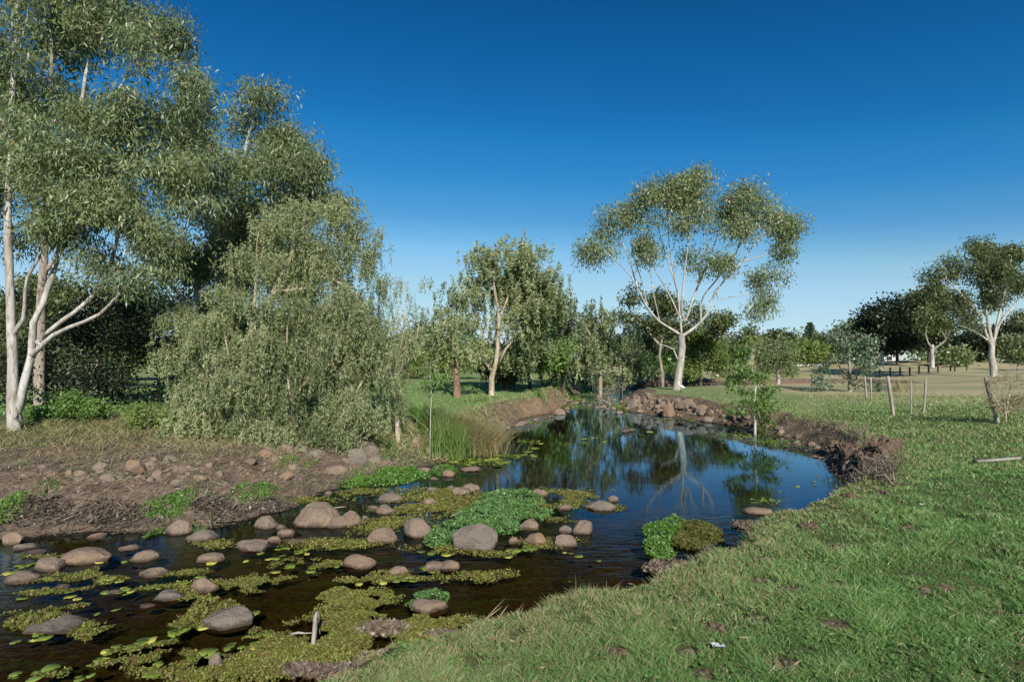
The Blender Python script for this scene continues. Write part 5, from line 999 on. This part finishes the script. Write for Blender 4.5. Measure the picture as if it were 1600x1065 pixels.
for i, (e_, lab, mt, n, L_) in enumerate([([(255, 797, 32, 10), (285, 790, 18, 8)], 'bright green creeper patch low on the brown bank near its middle', 'leaf_cress', 2600, .036), ([(395, 775, 34, 10), (420, 770, 18, 7)], 'bright green creeper patch at the right of the brown bank', 'leaf_cress', 2200, .036),
        ([(290, 773, 14, 9)], 'small upright green seedling tuft on the brown bank', 'leaf_cress', 500, .04), ([(130, 805, 24, 10), (100, 815, 18, 9), (75, 825, 16, 8)], 'scattered green weeds at the water edge of the left bank', 'leaf_green', 2600, .034),
        ([(15, 790, 30, 26)], 'thick green weed patch at the left frame edge', 'leaf_green', 3200, .04), ([(455, 718, 14, 8), (490, 722, 12, 7)], 'green sprigs among the stone pile below the thicket', 'leaf_cress', 700, .035), ([(600, 706, 26, 8)], 'green weed patch under the slender sapling', 'leaf_cress', 1500, .035),
        ([(965, 637, 12, 6), (975, 632, 8, 4)], 'bright green weed tuft on the point across the pool', 'leaf_lime', 900, .09), ([(1195, 668, 12, 4)], 'small green weed at the foot of the bank right of the sapling', 'leaf_cress', 500, .06), ([(290, 830, 30, 9), (250, 835, 24, 7)], 'green speckled weedy islet off the left bank', 'leaf_green', 2400, .028),
        ([(672, 935, 30, 12), (650, 945, 16, 8)], 'green sprigs trailing over the weed-draped boulder', 'leaf_mint', 1300, .026), ([(745, 626, 22, 3)], 'low weeds on the brow of the grassy left point', 'leaf_lime', 500, .06), ([(875, 600, 30, 5), (905, 603, 12, 4)], 'reedy green growth at the creek head', 'leaf_green', 2500, .16)]):
    mound('green_weed', lab, 'plant', e_, mt, n, L_, (.14 if L_ < .1 else .5), 40 + i, GCW, z0=0 if i in (3, 9, 10) else None, tilt=.9)
# floating fern mats, counted by nobody
def mats_(name, lab, ells, n, leaf, hh, seed, mat='weed', thr=-.25, vb=.45, tilt=.4): mound(name, lab, None, ells, mat, n, leaf, hh, seed, None, 'stuff', 0, tilt, False, thr, vb, 1.3)
mats_('floating_fern', 'olive floating fern mat against the near bank', [(560, 940, 50, 18), (640, 980, 95, 22), (480, 1005, 80, 26), (720, 1008, 60, 16), (420, 1035, 70, 22), (545, 985, 80, 30), (650, 1005, 60, 14), (340, 1058, 80, 14), (790, 1000, 40, 9), (530, 930, 26, 10), (840, 968, 36, 9), (600, 1030, 60, 14)], 85000, .021, .07, 51)
mats_('floating_fern_patches', 'brownish floating fern between the boulders of the riffle', [(690, 775, 90, 14), (640, 795, 70, 12), (610, 820, 60, 14), (560, 770, 40, 8), (720, 795, 40, 12), (870, 785, 60, 12), (890, 772, 60, 9), (850, 850, 50, 9), (500, 850, 50, 8), (480, 780, 50, 7), (700, 858, 60, 8), (780, 865, 50, 6), (560, 850, 40, 8), (960, 795, 20, 8), (330, 850, 40, 9), (880, 810, 30, 9)], 52000, .028, .02, 52, thr=-.1)
mats_('pondweed_streaks', 'thin streaks of pondweed trailing down the left channel', [(130, 945, 90, 6, .3), (230, 920, 60, 5, .3), (420, 905, 70, 7, .3), (330, 965, 70, 9, .35), (250, 1005, 90, 9, .35), (430, 980, 60, 10, .35), (70, 925, 60, 7, .2), (560, 905, 60, 6, .2), (380, 1000, 60, 9, .35), (480, 960, 40, 8, .3), (300, 895, 50, 6, .2), (180, 1035, 90, 9, .35), (90, 870, 60, 5), (110, 980, 40, 14, .3), (60, 1055, 60, 8), (150, 900, 80, 16, .1), (350, 920, 110, 22, .25), (500, 880, 90, 10, .1), (620, 900, 80, 12), (760, 900, 60, 10), (860, 910, 60, 8, .2), (200, 985, 110, 24, .3), (300, 1030, 120, 20, .3)], 56000, .022, .005, 53, thr=.20, vb=.4)
mats_('pool_edge_weed', 'yellow-green floating weed lining the edges of the pool', [(1110, 657, 55, 3), (1080, 655, 50, 3), (1210, 690, 70, 5), (1160, 680, 50, 5), (1240, 697, 40, 3), (1190, 784, 26, 5), (780, 712, 50, 4), (740, 722, 60, 5), (820, 690, 30, 3), (1310, 750, 20, 3), (900, 625, 40, 6), (920, 618, 40, 5), (890, 635, 40, 4), (1140, 668, 40, 4), (840, 660, 40, 2)], 14000, .075, .012, 54, 'pad', -.1, .25, .15)
mats_('dead_stems', 'grey-brown dead stems between the fern mat and the near grass', [(650, 1032, 80, 12), (745, 1012, 50, 10), (700, 1000, 40, 8), (600, 985, 30, 8), (1050, 888, 40, 8), (1120, 862, 26, 7), (1180, 822, 26, 6), (560, 1050, 60, 10), (900, 950, 30, 5), (480, 1050, 40, 8)], 26000, .045, .07, 55, 'twig', -.3, .45, 1.0)
mound('debris_heap', 'tangle of dead stalks and weed piled on a stone in the lower left water', 'debris', [(338, 962, 40, 14), (320, 975, 30, 8)], 'weed', 3600, .035, .17, 56, None, z0=0, tilt=.9, vb=.35)
mound('debris_heap', 'silty weed tangle on the stone at the lower left edge', 'debris', [(60, 972, 44, 12)], 'weed', 2600, .035, .13, 57, None, z0=0, tilt=.9, vb=.25)
mound('debris_heap', 'dark brushy flood debris at the water edge of the left bank', 'debris', [(150, 800, 60, 10), (200, 812, 60, 10), (60, 812, 50, 12)], 'twig', 9000, .05, .08, 58, None, tilt=.45, vb=.15)
mound('debris_heap', 'dark brushy flood debris between the two bright creeper patches', 'debris', [(340, 800, 50, 12), (420, 790, 40, 10)], 'twig', 6000, .05, .08, 59, None, tilt=.45, vb=.15)
# individual lily pads, one mesh kind copied
def pad_mesh(seed):
    rg = np.random.default_rng(seed); k = 14; a = np.linspace(.25, 6.283 - .25, k); rr = 1 + .08 * rg.normal(size=k)
    V = [(0.12, 0, 0)] + [(math.cos(t) * q, math.sin(t) * q, .05 + .06 * rg.random()) for t, q in zip(a, rr)]; V2 = [(x, y, z - .05) for x, y, z in V]
    Fq = [(0, i, i + 1) for i in range(1, k)]; o = k + 1; Fq += [(o, o + i + 1, o + i) for i in range(1, k)]
    for i in range(1, k): Fq += [(i, o + i, o + i + 1), (i, o + i + 1, i + 1)]
    return mk_mesh('lily_pad', np.array(V + V2), np.array(Fq), True, fattr=dict(v=np.full(len(Fq), .15 + .2 * (seed % 4) + (.25 if seed % 4 == 3 else 0))), mats=[M['pad']])
PM = [pad_mesh(i) for i in range(4)]
rg = np.random.default_rng(5)
LINES = [((60, 905), (250, 868), 10), ((60, 945), (330, 905), 16), ((20, 1008), (200, 950), 10), ((150, 1030), (390, 955), 22), ((230, 1052), (470, 985), 20), ((430, 862), (560, 850), 14), ((380, 905), (530, 882), 12), ((300, 885), (480, 862), 8), ((560, 915), (690, 895), 12), ((620, 868), (700, 862), 8), ((790, 862), (860, 852), 12),
         ((20, 935), (190, 905), 8), ((700, 722), (830, 708), 22), ((760, 735), (850, 690), 12), ((300, 985), (360, 960), 8), ((1210, 770), (1300, 745), 6), ((480, 800), (560, 775), 8), ((880, 690), (1050, 680), 7), ((5, 895), (60, 885), 6), ((20, 1052), (160, 1060), 10), ((540, 950), (600, 930), 5), ((880, 862), (930, 875), 4)]
for (a, b, n) in LINES:
    for i in range(n):
        t = rg.random(); px = a[0] + (b[0] - a[0]) * t + rg.normal() * 4; py = a[1] + (b[1] - a[1]) * t + rg.normal() * 4
        c = at_z(px, py, .0); o = bpy.data.objects.new('lily_pad', PM[rg.integers(4)]); COL.objects.link(o); s_ = (.026 + .040 * rg.random()) * (1 + (c[1] > 12) * 1.2)
        o.location = (c[0], c[1], .010); o.rotation_euler = (.1 * rg.normal(), .1 * rg.normal(), 6.28 * rg.random()); o.scale = (s_, s_, s_ * .8)
        o['label'] = 'small yellow-green lily pad lying flat on the creek water'; o['category'] = 'lily pad'; o['group'] = 'lily pads on the creek'
# --- reeds, tussock, strap-leaved plant
def tuft(name, label, cat, px, py, n, L, W, spread, mat, seed, lean=(.1, .5), bend=.5, vb=.45, z0=None, group=None, ddir=None, parent=None, off=(0, 0)):
    rng = np.random.default_rng(seed); c = ground_px(px, py) if z0 is None else at_z(px, py, z0)
    q = rng.normal(size=(n, 2)) * .5 * np.array(spread) + np.array(off); zz = np.maximum(land(c[0] + q[:, 0], c[1] + q[:, 1]), 0) - c[2] - .02
    V, Fq, v2 = blades(np.c_[q, zz], L[0] + (L[1] - L[0]) * rng.random(n), W * (.7 + .6 * rng.random(n)), lean[0] + (lean[1] - lean[0]) * rng.random(n) ** 1.5, np.clip(vb + .2 * rng.normal(size=n), 0, 1), rng, bend, ddir)
    return link(name, mk_mesh(name, V, Fq, False, fattr=dict(v=v2), mats=[M[mat]]), parent, label, cat, group, loc=tuple(c) if parent is None else None)
tuft('reed_clump', 'upright green reed clump standing in the shallow pool edge', 'reeds', 704, 716, 560, (.45, 1.05), .017, (.5, .35), 'reed', 81, (.02, .22), .15, .5, 0.0)
tuft('reed_tussock', 'broad straw-tipped tussock arching over the water right of the green reeds', 'tussock', 732, 702, 3300, (.45, 1.1), .013, (.75, .7), 'straw', 82, (.1, .8), .7, .5, None, None, np.array([.5, -.15, 0]))
tuft('reed_tussock', 'darker green sedge tussock behind the upright reeds', 'tussock', 705, 692, 1300, (.5, 1.0), .013, (.7, .5), 'reed', 83, (.05, .5), .5, .3)
tuft('strap_leaf_plant', 'spiky strap-leaved plant on the bank left of the reeds', 'plant', 657, 664, 46, (.45, .85), .07, (.10, .10), 'reed', 84, (.15, 1.1), .35, .35)
tuft('reed_clump', 'dark blue-green reed clump at the creek head', 'reeds', 908, 602, 420, (.7, 1.5), .05, (1.6, .8), 'leaf_blue' if 'leaf_blue' in M else 'reed', 85, (.05, .3), .2, .35)
tuft('grass_tuft', 'tan dead grass tuft behind the leaning fence post', 'grass tuft', 1405, 612, 120, (.4, .8), .02, (.5, .3), 'dry', 86, (.05, .4), .3, .6)
tuft('grass_tuft', 'small strappy tuft on the brown slope of the left point', 'grass tuft', 845, 622, 60, (.3, .55), .035, (.3, .2), 'reed', 87, (.1, .7), .4, .5)
tuft('grass_tuft', 'bleached dead runner tuft at the right foreground edge', 'grass tuft', 1570, 985, 70, (.08, .22), .005, (.4, .3), 'dry', 88, (.6, 1.6), .6, .8)
def twiggy(name, label, px, py, D, blobs, seed, trunk, mat='bark_paper', dens=.2, leafy=None, tip=.004, cat='shrub'):
    t = Tree(D, seed); L_ = [limb(q, (.02 if 'sapling' not in name else .011) * D / 14, .007 * D / 14) for q in trunk]; L_[0] = root_limb(L_[0], t, px, D)
    t.grow(L_, blobs, spacing=dens, step=.15 * D / 14, tip=tip, depth=.9)
    t.leaves(**(leafy or dict(n=4, rc=.10 * D / 14, L=.035 * D / 14, W=.015 * D / 14, droop=.2, twigs=5, tw_r=tip * .8)))
    return t.build(name, label, cat, M['dry' if leafy is None else 'leaf_green'], M[mat], limb_parts=False, crown='twigs')
twiggy('bare_shrub', 'leafless pinkish-brown twiggy shrub at the right frame edge', 1572, 655, 13.9, [(1560, 615, 20, 22), (1585, 610, 24, 24), (1575, 635, 26, 16), (1545, 605, 14, 12), (1600, 625, 20, 26), (1570, 595, 22, 12)], 91, [[(1572, 645), (1570, 625), (1565, 605)], [(1574, 645), (1588, 620), (1595, 600)], [(1570, 645), (1556, 625), (1542, 600)], [(1573, 640), (1578, 610), (1580, 590)]], 'bark_paper', .17)
twiggy('bare_shrub', 'grey-brown dead bush on the point at the pool head', 952, 638, 28, [(945, 618, 16, 11), (958, 612, 14, 9), (935, 630, 12, 9), (962, 628, 12, 9), (925, 632, 8, 6)], 92, [[(952, 630), (950, 620), (948, 612)], [(950, 630), (938, 622), (932, 618)]], 'bark_grey', .30)
twiggy('bare_sapling', 'thin dead sapling with curled pale leaves left of the reeds', 672, 660, 13.6, [(670, 585, 8, 12), (680, 592, 12, 8), (668, 600, 6, 10), (685, 602, 8, 5)], 93, [[(672, 650), (673, 620), (672, 590), (672, 565)]], 'bark_white', .2, dict(n=8, rc=.1, L=.08, W=.03, droop=.8, twigs=2, tw_r=.003), cat='sapling')
twiggy('bare_shrub', 'brown dead weeds on the slope of the left point above the riffle', 870, 625, 30, [(866, 618, 14, 6), (878, 624, 12, 5)], 94, [[(870, 628), (869, 620), (868, 616)]], 'bark_grey', .3)
twiggy('bare_shrub', 'fine grey dead scrub at the left frame edge above the weed patch', 45, 790, 9.3, [(35, 765, 34, 16), (65, 775, 24, 14), (15, 775, 20, 12)], 95, [[(45, 790), (42, 775), (38, 760)], [(46, 788), (62, 775), (72, 765)]], 'bark_grey', .16)
# root mass on the caving bank
rg = np.random.default_rng(12); ps = []; c0 = ground_px(1340, 735); 
for j in range(110):
    px = 1295 + 105 * rg.random(); py = 694 + .35 * (px - 1295) + 22 * rg.random() if px < 1350 else 700 + 50 * rg.random() * (1400 - px) / 50
    c = ground_px(px, py); s_ = .07 + .22 * rg.random() ** 1.6; V, Fq = stone_mesh(s_, s_ * .8, s_ * .9, 1300 + j, 3, .5)
    V = V * (1 + .6 * fbm(V[:, 0] * 16, V[:, 1] * 16, V[:, 2] * 16, seed=j, o=3))[:, None]; ps.append((V + c - c0, Fq))
V, Fq = join(ps); rm = link('root_mass', None, label='torn brown mass of roots and earth on the caving bank right of the pool', cat='root mass', loc=tuple(c0))
link('earth', mk_mesh('earth', V, Fq, True, mats=[M['earth']]), rm); ps = []
for j in range(260):
    px = 1290 + 110 * rg.random(); c = ground_px(px, 690 + .4 * (px - 1290) + 34 * rg.random()) - c0; a = rg.random() * 6.28; L = .08 + .2 * rg.random()
    dv = np.array([math.cos(a), math.sin(a), .5 * rg.normal() + .1]) * L; m = c + dv * .5 + rg.normal(size=3) * .04 + [0, 0, .12]
    ps.append(tube([c + [0, 0, .04], m, c + dv + [0, 0, .05]], [.009, .007, .003], 3))
V, Fq = join(ps); link('roots', mk_mesh('roots', V, Fq, False, fattr=dict(v=np.repeat(rg.random(260), 6)), mats=[M['twig']]), rm)
# ---------------------------------------------------------------- posts, birds, far buildings, driftwood, litter
def post(px0, py0, px1, py1, D, r, mat, name, label, cat, group, k=4, cap=False):
    b = at_d(px1, py1, D); t = at_d(px0, py0, D); g = G1(b[0], b[1]); b[2] = g
    n = 6; P_ = np.linspace(b - [0, 0, .1], t, n) - b; rr = np.full(n, r) * (1 + .06 * np.sin(np.arange(n) * 2.3)); rr[-1] *= .8
    V, Fq = tube(P_, rr, 7); top = P_[-1]; m = len(V); V = np.vstack([V, [top]]); last = m - 7
    Fq = np.vstack([Fq, [[last + i, last + (i + 1) % 7, m, m] for i in range(7)]]) if False else Fq
    Vc = np.vstack([V[:-1], V[last:m] * 0 + top]); Fc_ = np.vstack([Fq, np.array([[last + i, last + (i + 1) % 7, m + (i + 1) % 7, m + i] for i in range(7)])])
    e = link(name, mk_mesh(name, Vc, Fc_, True, mats=[M[mat]]), label=label, cat=cat, group=group, loc=tuple(b))
    if cap:
        V, Fq = tube([top - [0, 0, .05], top + [0, 0, .01]], [r * 1.35, r * 1.2], 7); link('cap', mk_mesh('cap', V, Fq, True, mats=[M['bark_red']]), e)
    return e
GF = 'old fence posts on the meadow'
for a in [(1351, 587, 1354, 622, 22.0, .04, 'pale upright fence post furthest left'), (1360.6, 589, 1361.6, 626, 20.8, .028, 'grey thin post close right of the leftmost pale post'), (1387, 587, 1396.6, 641, 16.9, .05, 'thickest pale fence post leaning left'),
          (1423, 594, 1423.7, 641, 16.9, .026, 'dull vertical stake between the leaning pale post and the dark one'), (1447, 589, 1442.8, 642, 16.8, .032, 'dark post leaning right, furthest right of the row'), (1388, 602, 1386, 624, 21.5, .012, 'thin dark stake behind the leaning pale post')]:
    post(*a[:5], a[5], 'wood_grey', 'fence_post', a[6], 'post', GF)
post(1540, 590, 1560, 652, 14.2, .055, 'wood_grey', 'fence_post', 'old grey split post leaning left inside the bare twiggy shrub', 'post', GF)
GB_ = 'dark bollards across the meadow'
BB = [(1374.7, 590, 498), (1391, 587, 485), (1406.4, 587, 470), (1421.6, 587, 460), (1436, 584.5, 450), (1451, 582.5, 438), (1465.5, 581.5, 428), (1485, 580, 425), (1492, 580, 428), (1510.7, 579.5, 428)]
LBB = ['first dark bollard from the left, half hidden by the blue-leaved shrub', 'second dark bollard from the left', 'third dark bollard from the left', 'fourth dark bollard from the left', 'fifth dark bollard from the left', 'sixth dark bollard from the left', 'bollard at the left end of the grey rail', 'bollard at the right end of the grey rail', 'bollard close right of the grey rail', 'last thin bollard at the right, standing alone']
pr = []
for (px, yb, yt), lb in zip(BB, LBB):
    gp = ground_px(px, yb); D = min(max(gp[1], 45), 64); top = 500 + (yt - 0) / 5.915
    e = post(px, 560 + (CH - G1((px - 800) / F * D, D) - .75) / D * F, px, yb, D, .075 if lb[0] != 'l' else .05, 'wood_dark', 'bollard', lb, 'bollard', GB_, cap=True); pr.append((np.array(e.location), .70))
a, b = pr[6][0] + [0, 0, .62], pr[7][0] + [0, 0, .62]; V, Fq = tube(np.linspace(a, b, 4) - a, [.03] * 4, 6)
link('barrier_rail', mk_mesh('barrier_rail', V, Fq, True, mats=[M['wood_grey']]), label='pale horizontal rail spanning two dark bollards', cat='rail', loc=tuple(a))
# birds
M['feather_white'] = flat_mat('white_feathers', (.82, .82, .80), .7, 30, .08); M['feather_brown'] = flat_mat('brown_feathers', (.09, .07, .055), .6, 30, .5); M['beak'] = flat_mat('yellow_beak', (.55, .36, .06), .5); M['bird_leg'] = flat_mat('dark_leg', (.03, .03, .03), .6)
def egret(px, py, label, yaw, h, scale=1.0, stoop=0):
    c = ground_px(px, py); e = link('egret', None, label=label, cat='bird', group='white egrets on the grass', loc=tuple(c)); e.rotation_euler = (0, 0, yaw); s_ = scale
    P_ = np.array([(-.24, 0, .20), (-.17, 0, .235), (-.08, 0, .275), (.02, 0, .315), (.09, 0, .35), (.115, 0, .40 - stoop * .2), (.10, 0, .46 - stoop * .4), (.085, 0, .52 - stoop * .6), (.105, 0, .565 - stoop * .8), (.15, 0, .575 - stoop), (.185, 0, .57 - stoop)]) * s_
    q = resample(P_, .012); t = np.linspace(0, 1, len(q)); rr = np.interp(t, [0, .1, .25, .42, .5, .56, .65, .8, .9, .95, 1], np.array([.008, .03, .07, .075, .05, .028, .019, .017, .024, .024, .008]) * s_)
    V, Fq = tube(q, rr, 12); link('body', mk_mesh('body', V, Fq, True, mats=[M['feather_white']]), e)
    V, Fq = tube(np.array([(.18, 0, .57 - stoop), (.22, 0, .56 - stoop), (.27, 0, .545 - stoop)]) * s_, np.array([.009, .006, .001]) * s_, 6); link('beak', mk_mesh('beak', V, Fq, True, mats=[M['beak']]), e)
    for sd in (-1, 1):
        V, Fq = tube(np.array([(0, sd * .025, .26), (.015, sd * .025, .13), (0, sd * .028, 0.0)]) * s_, np.array([.009, .006, .005]) * s_, 6); ps = [(V, Fq)]
        for a in (-.5, 0, .5, 3.1): ps.append(tube(np.array([(0, sd * .028, .004), (.05 * math.cos(a), sd * .028 + .05 * math.sin(a), .004)]) * s_, [.004 * s_, .002 * s_], 4))
        V, Fq = join(ps); link('leg', mk_mesh('leg', V, Fq, True, mats=[M['bird_leg']]), e)
        W_ = np.array([(.04, sd * .045, .335), (-.04, sd * .062, .31), (-.13, sd * .045, .265), (-.22, sd * .02, .21)]) * s_
        V, Fq = tube(resample(W_, .02), np.interp(np.linspace(0, 1, len(resample(W_, .02))), [0, .3, .7, 1], np.array([.02, .042, .03, .005]) * s_), 8); V[:, 1] = (V[:, 1] - sd * .05 * s_) * .4 + sd * .062 * s_; link('wing', mk_mesh('wing', V, Fq, True, mats=[M['feather_white']]), e)
egret(1064, 613, 'white egret hunched on the grass below the big gum trunk', R(200), .5, 1.0, .08)
egret(1119, 592, 'smaller-looking white egret further back, right of the big gum', R(160), .5, 1.15, .04)
def duck(px, py, label, yaw):
    c = at_z(px, py, 0); e = link('duck', None, label=label, cat='duck', group='ducks on the pool', loc=(c[0], c[1], 0)); e.rotation_euler = (0, 0, yaw)
    q = resample(np.array([(-.2, 0, .09), (-.15, 0, .07), (-.06, 0, .055), (.06, 0, .06), (.12, 0, .09), (.135, 0, .14), (.15, 0, .175), (.185, 0, .18), (.20, 0, .175)]), .01)
    V, Fq = tube(q, np.interp(np.linspace(0, 1, len(q)), [0, .12, .3, .5, .62, .72, .82, .92, 1], [.008, .035, .07, .07, .045, .027, .034, .03, .008]), 12); link('body', mk_mesh('body', V, Fq, True, mats=[M['feather_brown']]), e)
    V, Fq = tube([(.195, 0, .175), (.22, 0, .168), (.25, 0, .165)], [.014, .012, .007], 8); V[:, 2] = (V[:, 2] - .168) * .5 + .168; link('beak', mk_mesh('beak', V, Fq, True, mats=[M['wood_grey']]), e)
duck(976, 676, 'brown duck on the pool, left of the pair', R(190)); duck(985, 674, 'brown duck on the pool, right of the pair', R(170))
# buildings far behind the meadow
def box_(x0, x1, y0, y1, z0, z1):
    V = np.array([(x, y, z) for z in (z0, z1) for y in (y0, y1) for x in (x0, x1)], float); return V, np.array([(0, 2, 3, 1), (4, 5, 7, 6), (0, 1, 5, 4), (2, 6, 7, 3), (0, 4, 6, 2), (1, 3, 7, 5)])
M['wall_white'] = flat_mat('white_wall', (.80, .80, .77), .7, 2, .1); M['roof_green'] = flat_mat('green_roof', (.10, .22, .19), .6, 3, .2); M['brick'] = flat_mat('red_brick', (.26, .10, .07), .85, 20, .3); M['glass'] = flat_mat('dark_window', (.03, .04, .05), .15)
def building(px, D, wd_, hh, label, wall, roof, rise=.9):
    g = ground_at(px, D); e = link('cottage', None, label=label, cat='building', loc=tuple(g)); w2 = wd_ / 2
    V, Fq = box_(-w2, w2, 0, 5, -.2, hh); link('wall', mk_mesh('wall', V, Fq, False, mats=[M[wall]]), e)
    V = np.array([(-w2 - .3, -.4, hh), (w2 + .3, -.4, hh), (w2 + .3, 5.4, hh), (-w2 - .3, 5.4, hh), (-w2 + .6, 2.5, hh + rise), (w2 - .6, 2.5, hh + rise)], float) + [0, 0, .01]
    link('roof', mk_mesh('roof', V, np.array([(0, 1, 5, 4), (2, 3, 4, 5), (1, 2, 5, 5), (3, 0, 4, 4), (0, 3, 2, 1)])[[0, 1, 4]], False, mats=[M[roof]]), e)
    for x0 in (-w2 * .55, w2 * .35):
        V, Fq = box_(x0 - .5, x0 + .5, -.06, .0, hh * .45, hh * .8); f = link('window', mk_mesh('window', V, Fq, False, mats=[M['glass']]), e)
        V, Fq = join([box_(x0 - .58, x0 + .58, -.09, .0, hh * .8, hh * .8 + .08), box_(x0 - .58, x0 + .58, -.12, .0, hh * .45 - .08, hh * .45)]); link('frame', mk_mesh('frame', V, Fq, False, mats=[M['wall_white']]), f)
building(1384, 108, 3.6, 2.3, 'small white cottage glimpsed beneath the dark figs', 'wall_white', 'wall_white', .3)
building(1362, 112, 6.0, 1.9, 'low shed with green metal roof left of the white cottage', 'wall_white', 'roof_green')
building(1193, 106, 5.0, 1.8, 'little red-brick building seen past the small olive tree', 'brick', 'wood_grey', .7)
gp = ground_at(1378, 84); V, Fq = tube([(0, 0, -.1), (0, 0, 1.2), (0, 0, 2.0)], [.28, .26, .22], 9); link('white_post', mk_mesh('white_post', V, Fq, True, mats=[M['wall_white']]), label='stout white painted post in front of the cottage', cat='post', loc=tuple(gp))
rg = np.random.default_rng(6)
for i in range(13):
    g = ground_at(1246 + i * 3.4, 84); V, Fq = stone_mesh(.34, .3, .24, 1500 + i, 2, .5); link('white_stone', mk_mesh('white_stone', V, Fq, True, mats=[M['wall_white']]), label='whitewashed stone in the line of them across the far meadow', cat='stone', group='whitewashed stones in a line', loc=tuple(g))
e = link('park_bench', None, label='dark timber bench left of the big gum trunk', cat='bench', loc=tuple(ground_at(1020, 48)))
V, Fq = box_(-.75, .75, -.2, .2, .42, .48); link('seat', mk_mesh('seat', V, Fq, False, mats=[M['wood_dark']]), e)
V, Fq = box_(-.75, .75, .22, .27, .60, .90); link('backrest', mk_mesh('backrest', V, Fq, False, mats=[M['wood_dark']]), e)
for x0 in (-.62, .56):
    V, Fq = join([box_(x0, x0 + .07, -.18, -.11, -.05, .418), box_(x0, x0 + .07, .15, .215, -.05, .9)]); link('leg', mk_mesh('leg', V, Fq, False, mats=[M['wood_dark']]), e)
post(975, 571, 975, 584, 56, .035, 'wall_white', 'marker_post', 'thin white marker post on the far lawn at the creek head', 'post', None)
# road sliver on the right
M['asphalt'] = flat_mat('grey_road', (.20, .20, .20), .85, 6, .2)
xs = np.linspace(45, 120, 40); ya = 68 + 0.06 * (xs - 45); ps = []
Vr = np.concatenate([np.c_[xs, ya - .9, land(xs, ya - .9) + .03], np.c_[xs, ya + .9, land(xs, ya + .9) + .03]]); Fr = np.array([(i, i + 1, 41 + i, 40 + i) for i in range(39)])
link('park_road', mk_mesh('park_road', Vr, Fr, True, mats=[M['asphalt']]), kind='structure', label='narrow grey park road on the far right')
# driftwood, plank, litter
M['scrap'] = flat_mat('clear_scrap', (.45, .50, .52), .3)
c = at_z(489, 1003, .03); V, Fq = tube(resample(np.array([(0, 0, -.03), (.004, .03, .10), (.002, .05, .19), (.012, .06, .235)]), .02), np.interp(np.linspace(0, 1, len(resample(np.array([(0, 0, -.03), (.004, .03, .10), (.002, .05, .19), (.012, .06, .235)]), .02))), [0, .8, 1], [.022, .02, .012]), 8)
dw = link('driftwood', mk_mesh('driftwood', V, Fq, True, mats=[M['wood_grey']]), label='pale driftwood stick standing upright in the fern mat', cat='stick', loc=tuple(c))
def stick(px0, py0, px1, py1, z0, z1, r, label, mat='wood_grey', name='stick', seed=1):
    a, b = at_z(px0, py0, z0), at_z(px1, py1, z1); q = resample(np.array([a, a * .66 + b * .34 + [0, 0, .01], a * .33 + b * .67, b]), .04); V, Fq = tube(q - a, np.linspace(r, r * .4, len(q)) * (1 + .15 * np.sin(np.arange(len(q)) * 1.7)), 6)
    return link(name, mk_mesh(name, V, Fq, True, mats=[M[mat]]), label=label, cat='stick', loc=tuple(a))
stick(455, 990, 487, 988, .05, .06, .012, 'pale stick lying level against the upright driftwood'); stick(480, 797, 540, 791, .03, .05, .016, 'straw-coloured stick lying below the lime-green clump', 'bark_paper')
stick(497, 955, 500, 990, .12, .03, .005, 'thin grey twig poking from the fern mat beside the driftwood'); stick(705, 806, 720, 800, .05, .06, .008, 'short white stick in the fern right of the tan stone')
c = ground_px(1525, 727); V, Fq = box_(0, .85, -.05, .05, .02, .06); V[:, 2] += V[:, 0] * .05; V = V + .006 * fbm(V[:, 0] * 9, V[:, 1] * 9, seed=2)[:, None]
o = link('plank', mk_mesh('plank', V, Fq, False, mats=[M['wood_grey']]), label='weathered grey plank lying in the grass at the right', cat='plank', loc=tuple(c + [0, 0, .03])); o.rotation_euler = (0, 0, .1)
for px, py, s_, lab in [(1123, 1024, .04, 'crumpled clear-white plastic scrap in the foreground grass'), (1387, 716, .05, 'white scrap caught on the root mass'), (1440, 793, .03, 'tiny white scrap in the grass on the right')]:
    c = ground_px(px, py); rg = np.random.default_rng(int(px)); g_ = np.linspace(-1, 1, 9); X, Y = np.meshgrid(g_, g_); Z = .35 * fbm(X.ravel() * 2, Y.ravel() * 2, seed=int(px), o=3); V = np.c_[X.ravel() * s_, Y.ravel() * s_ * .6, .0 + (Z + .3) * s_ * .9]
    I = np.arange(81).reshape(9, 9); Fq = np.stack([I[:-1, :-1], I[:-1, 1:], I[1:, 1:], I[1:, :-1]], -1).reshape(-1, 4); link('plastic_scrap', mk_mesh('plastic_scrap', V, Fq, False, mats=[M['scrap']]), label=lab, cat='litter', loc=tuple(c + [0, 0, .02]))
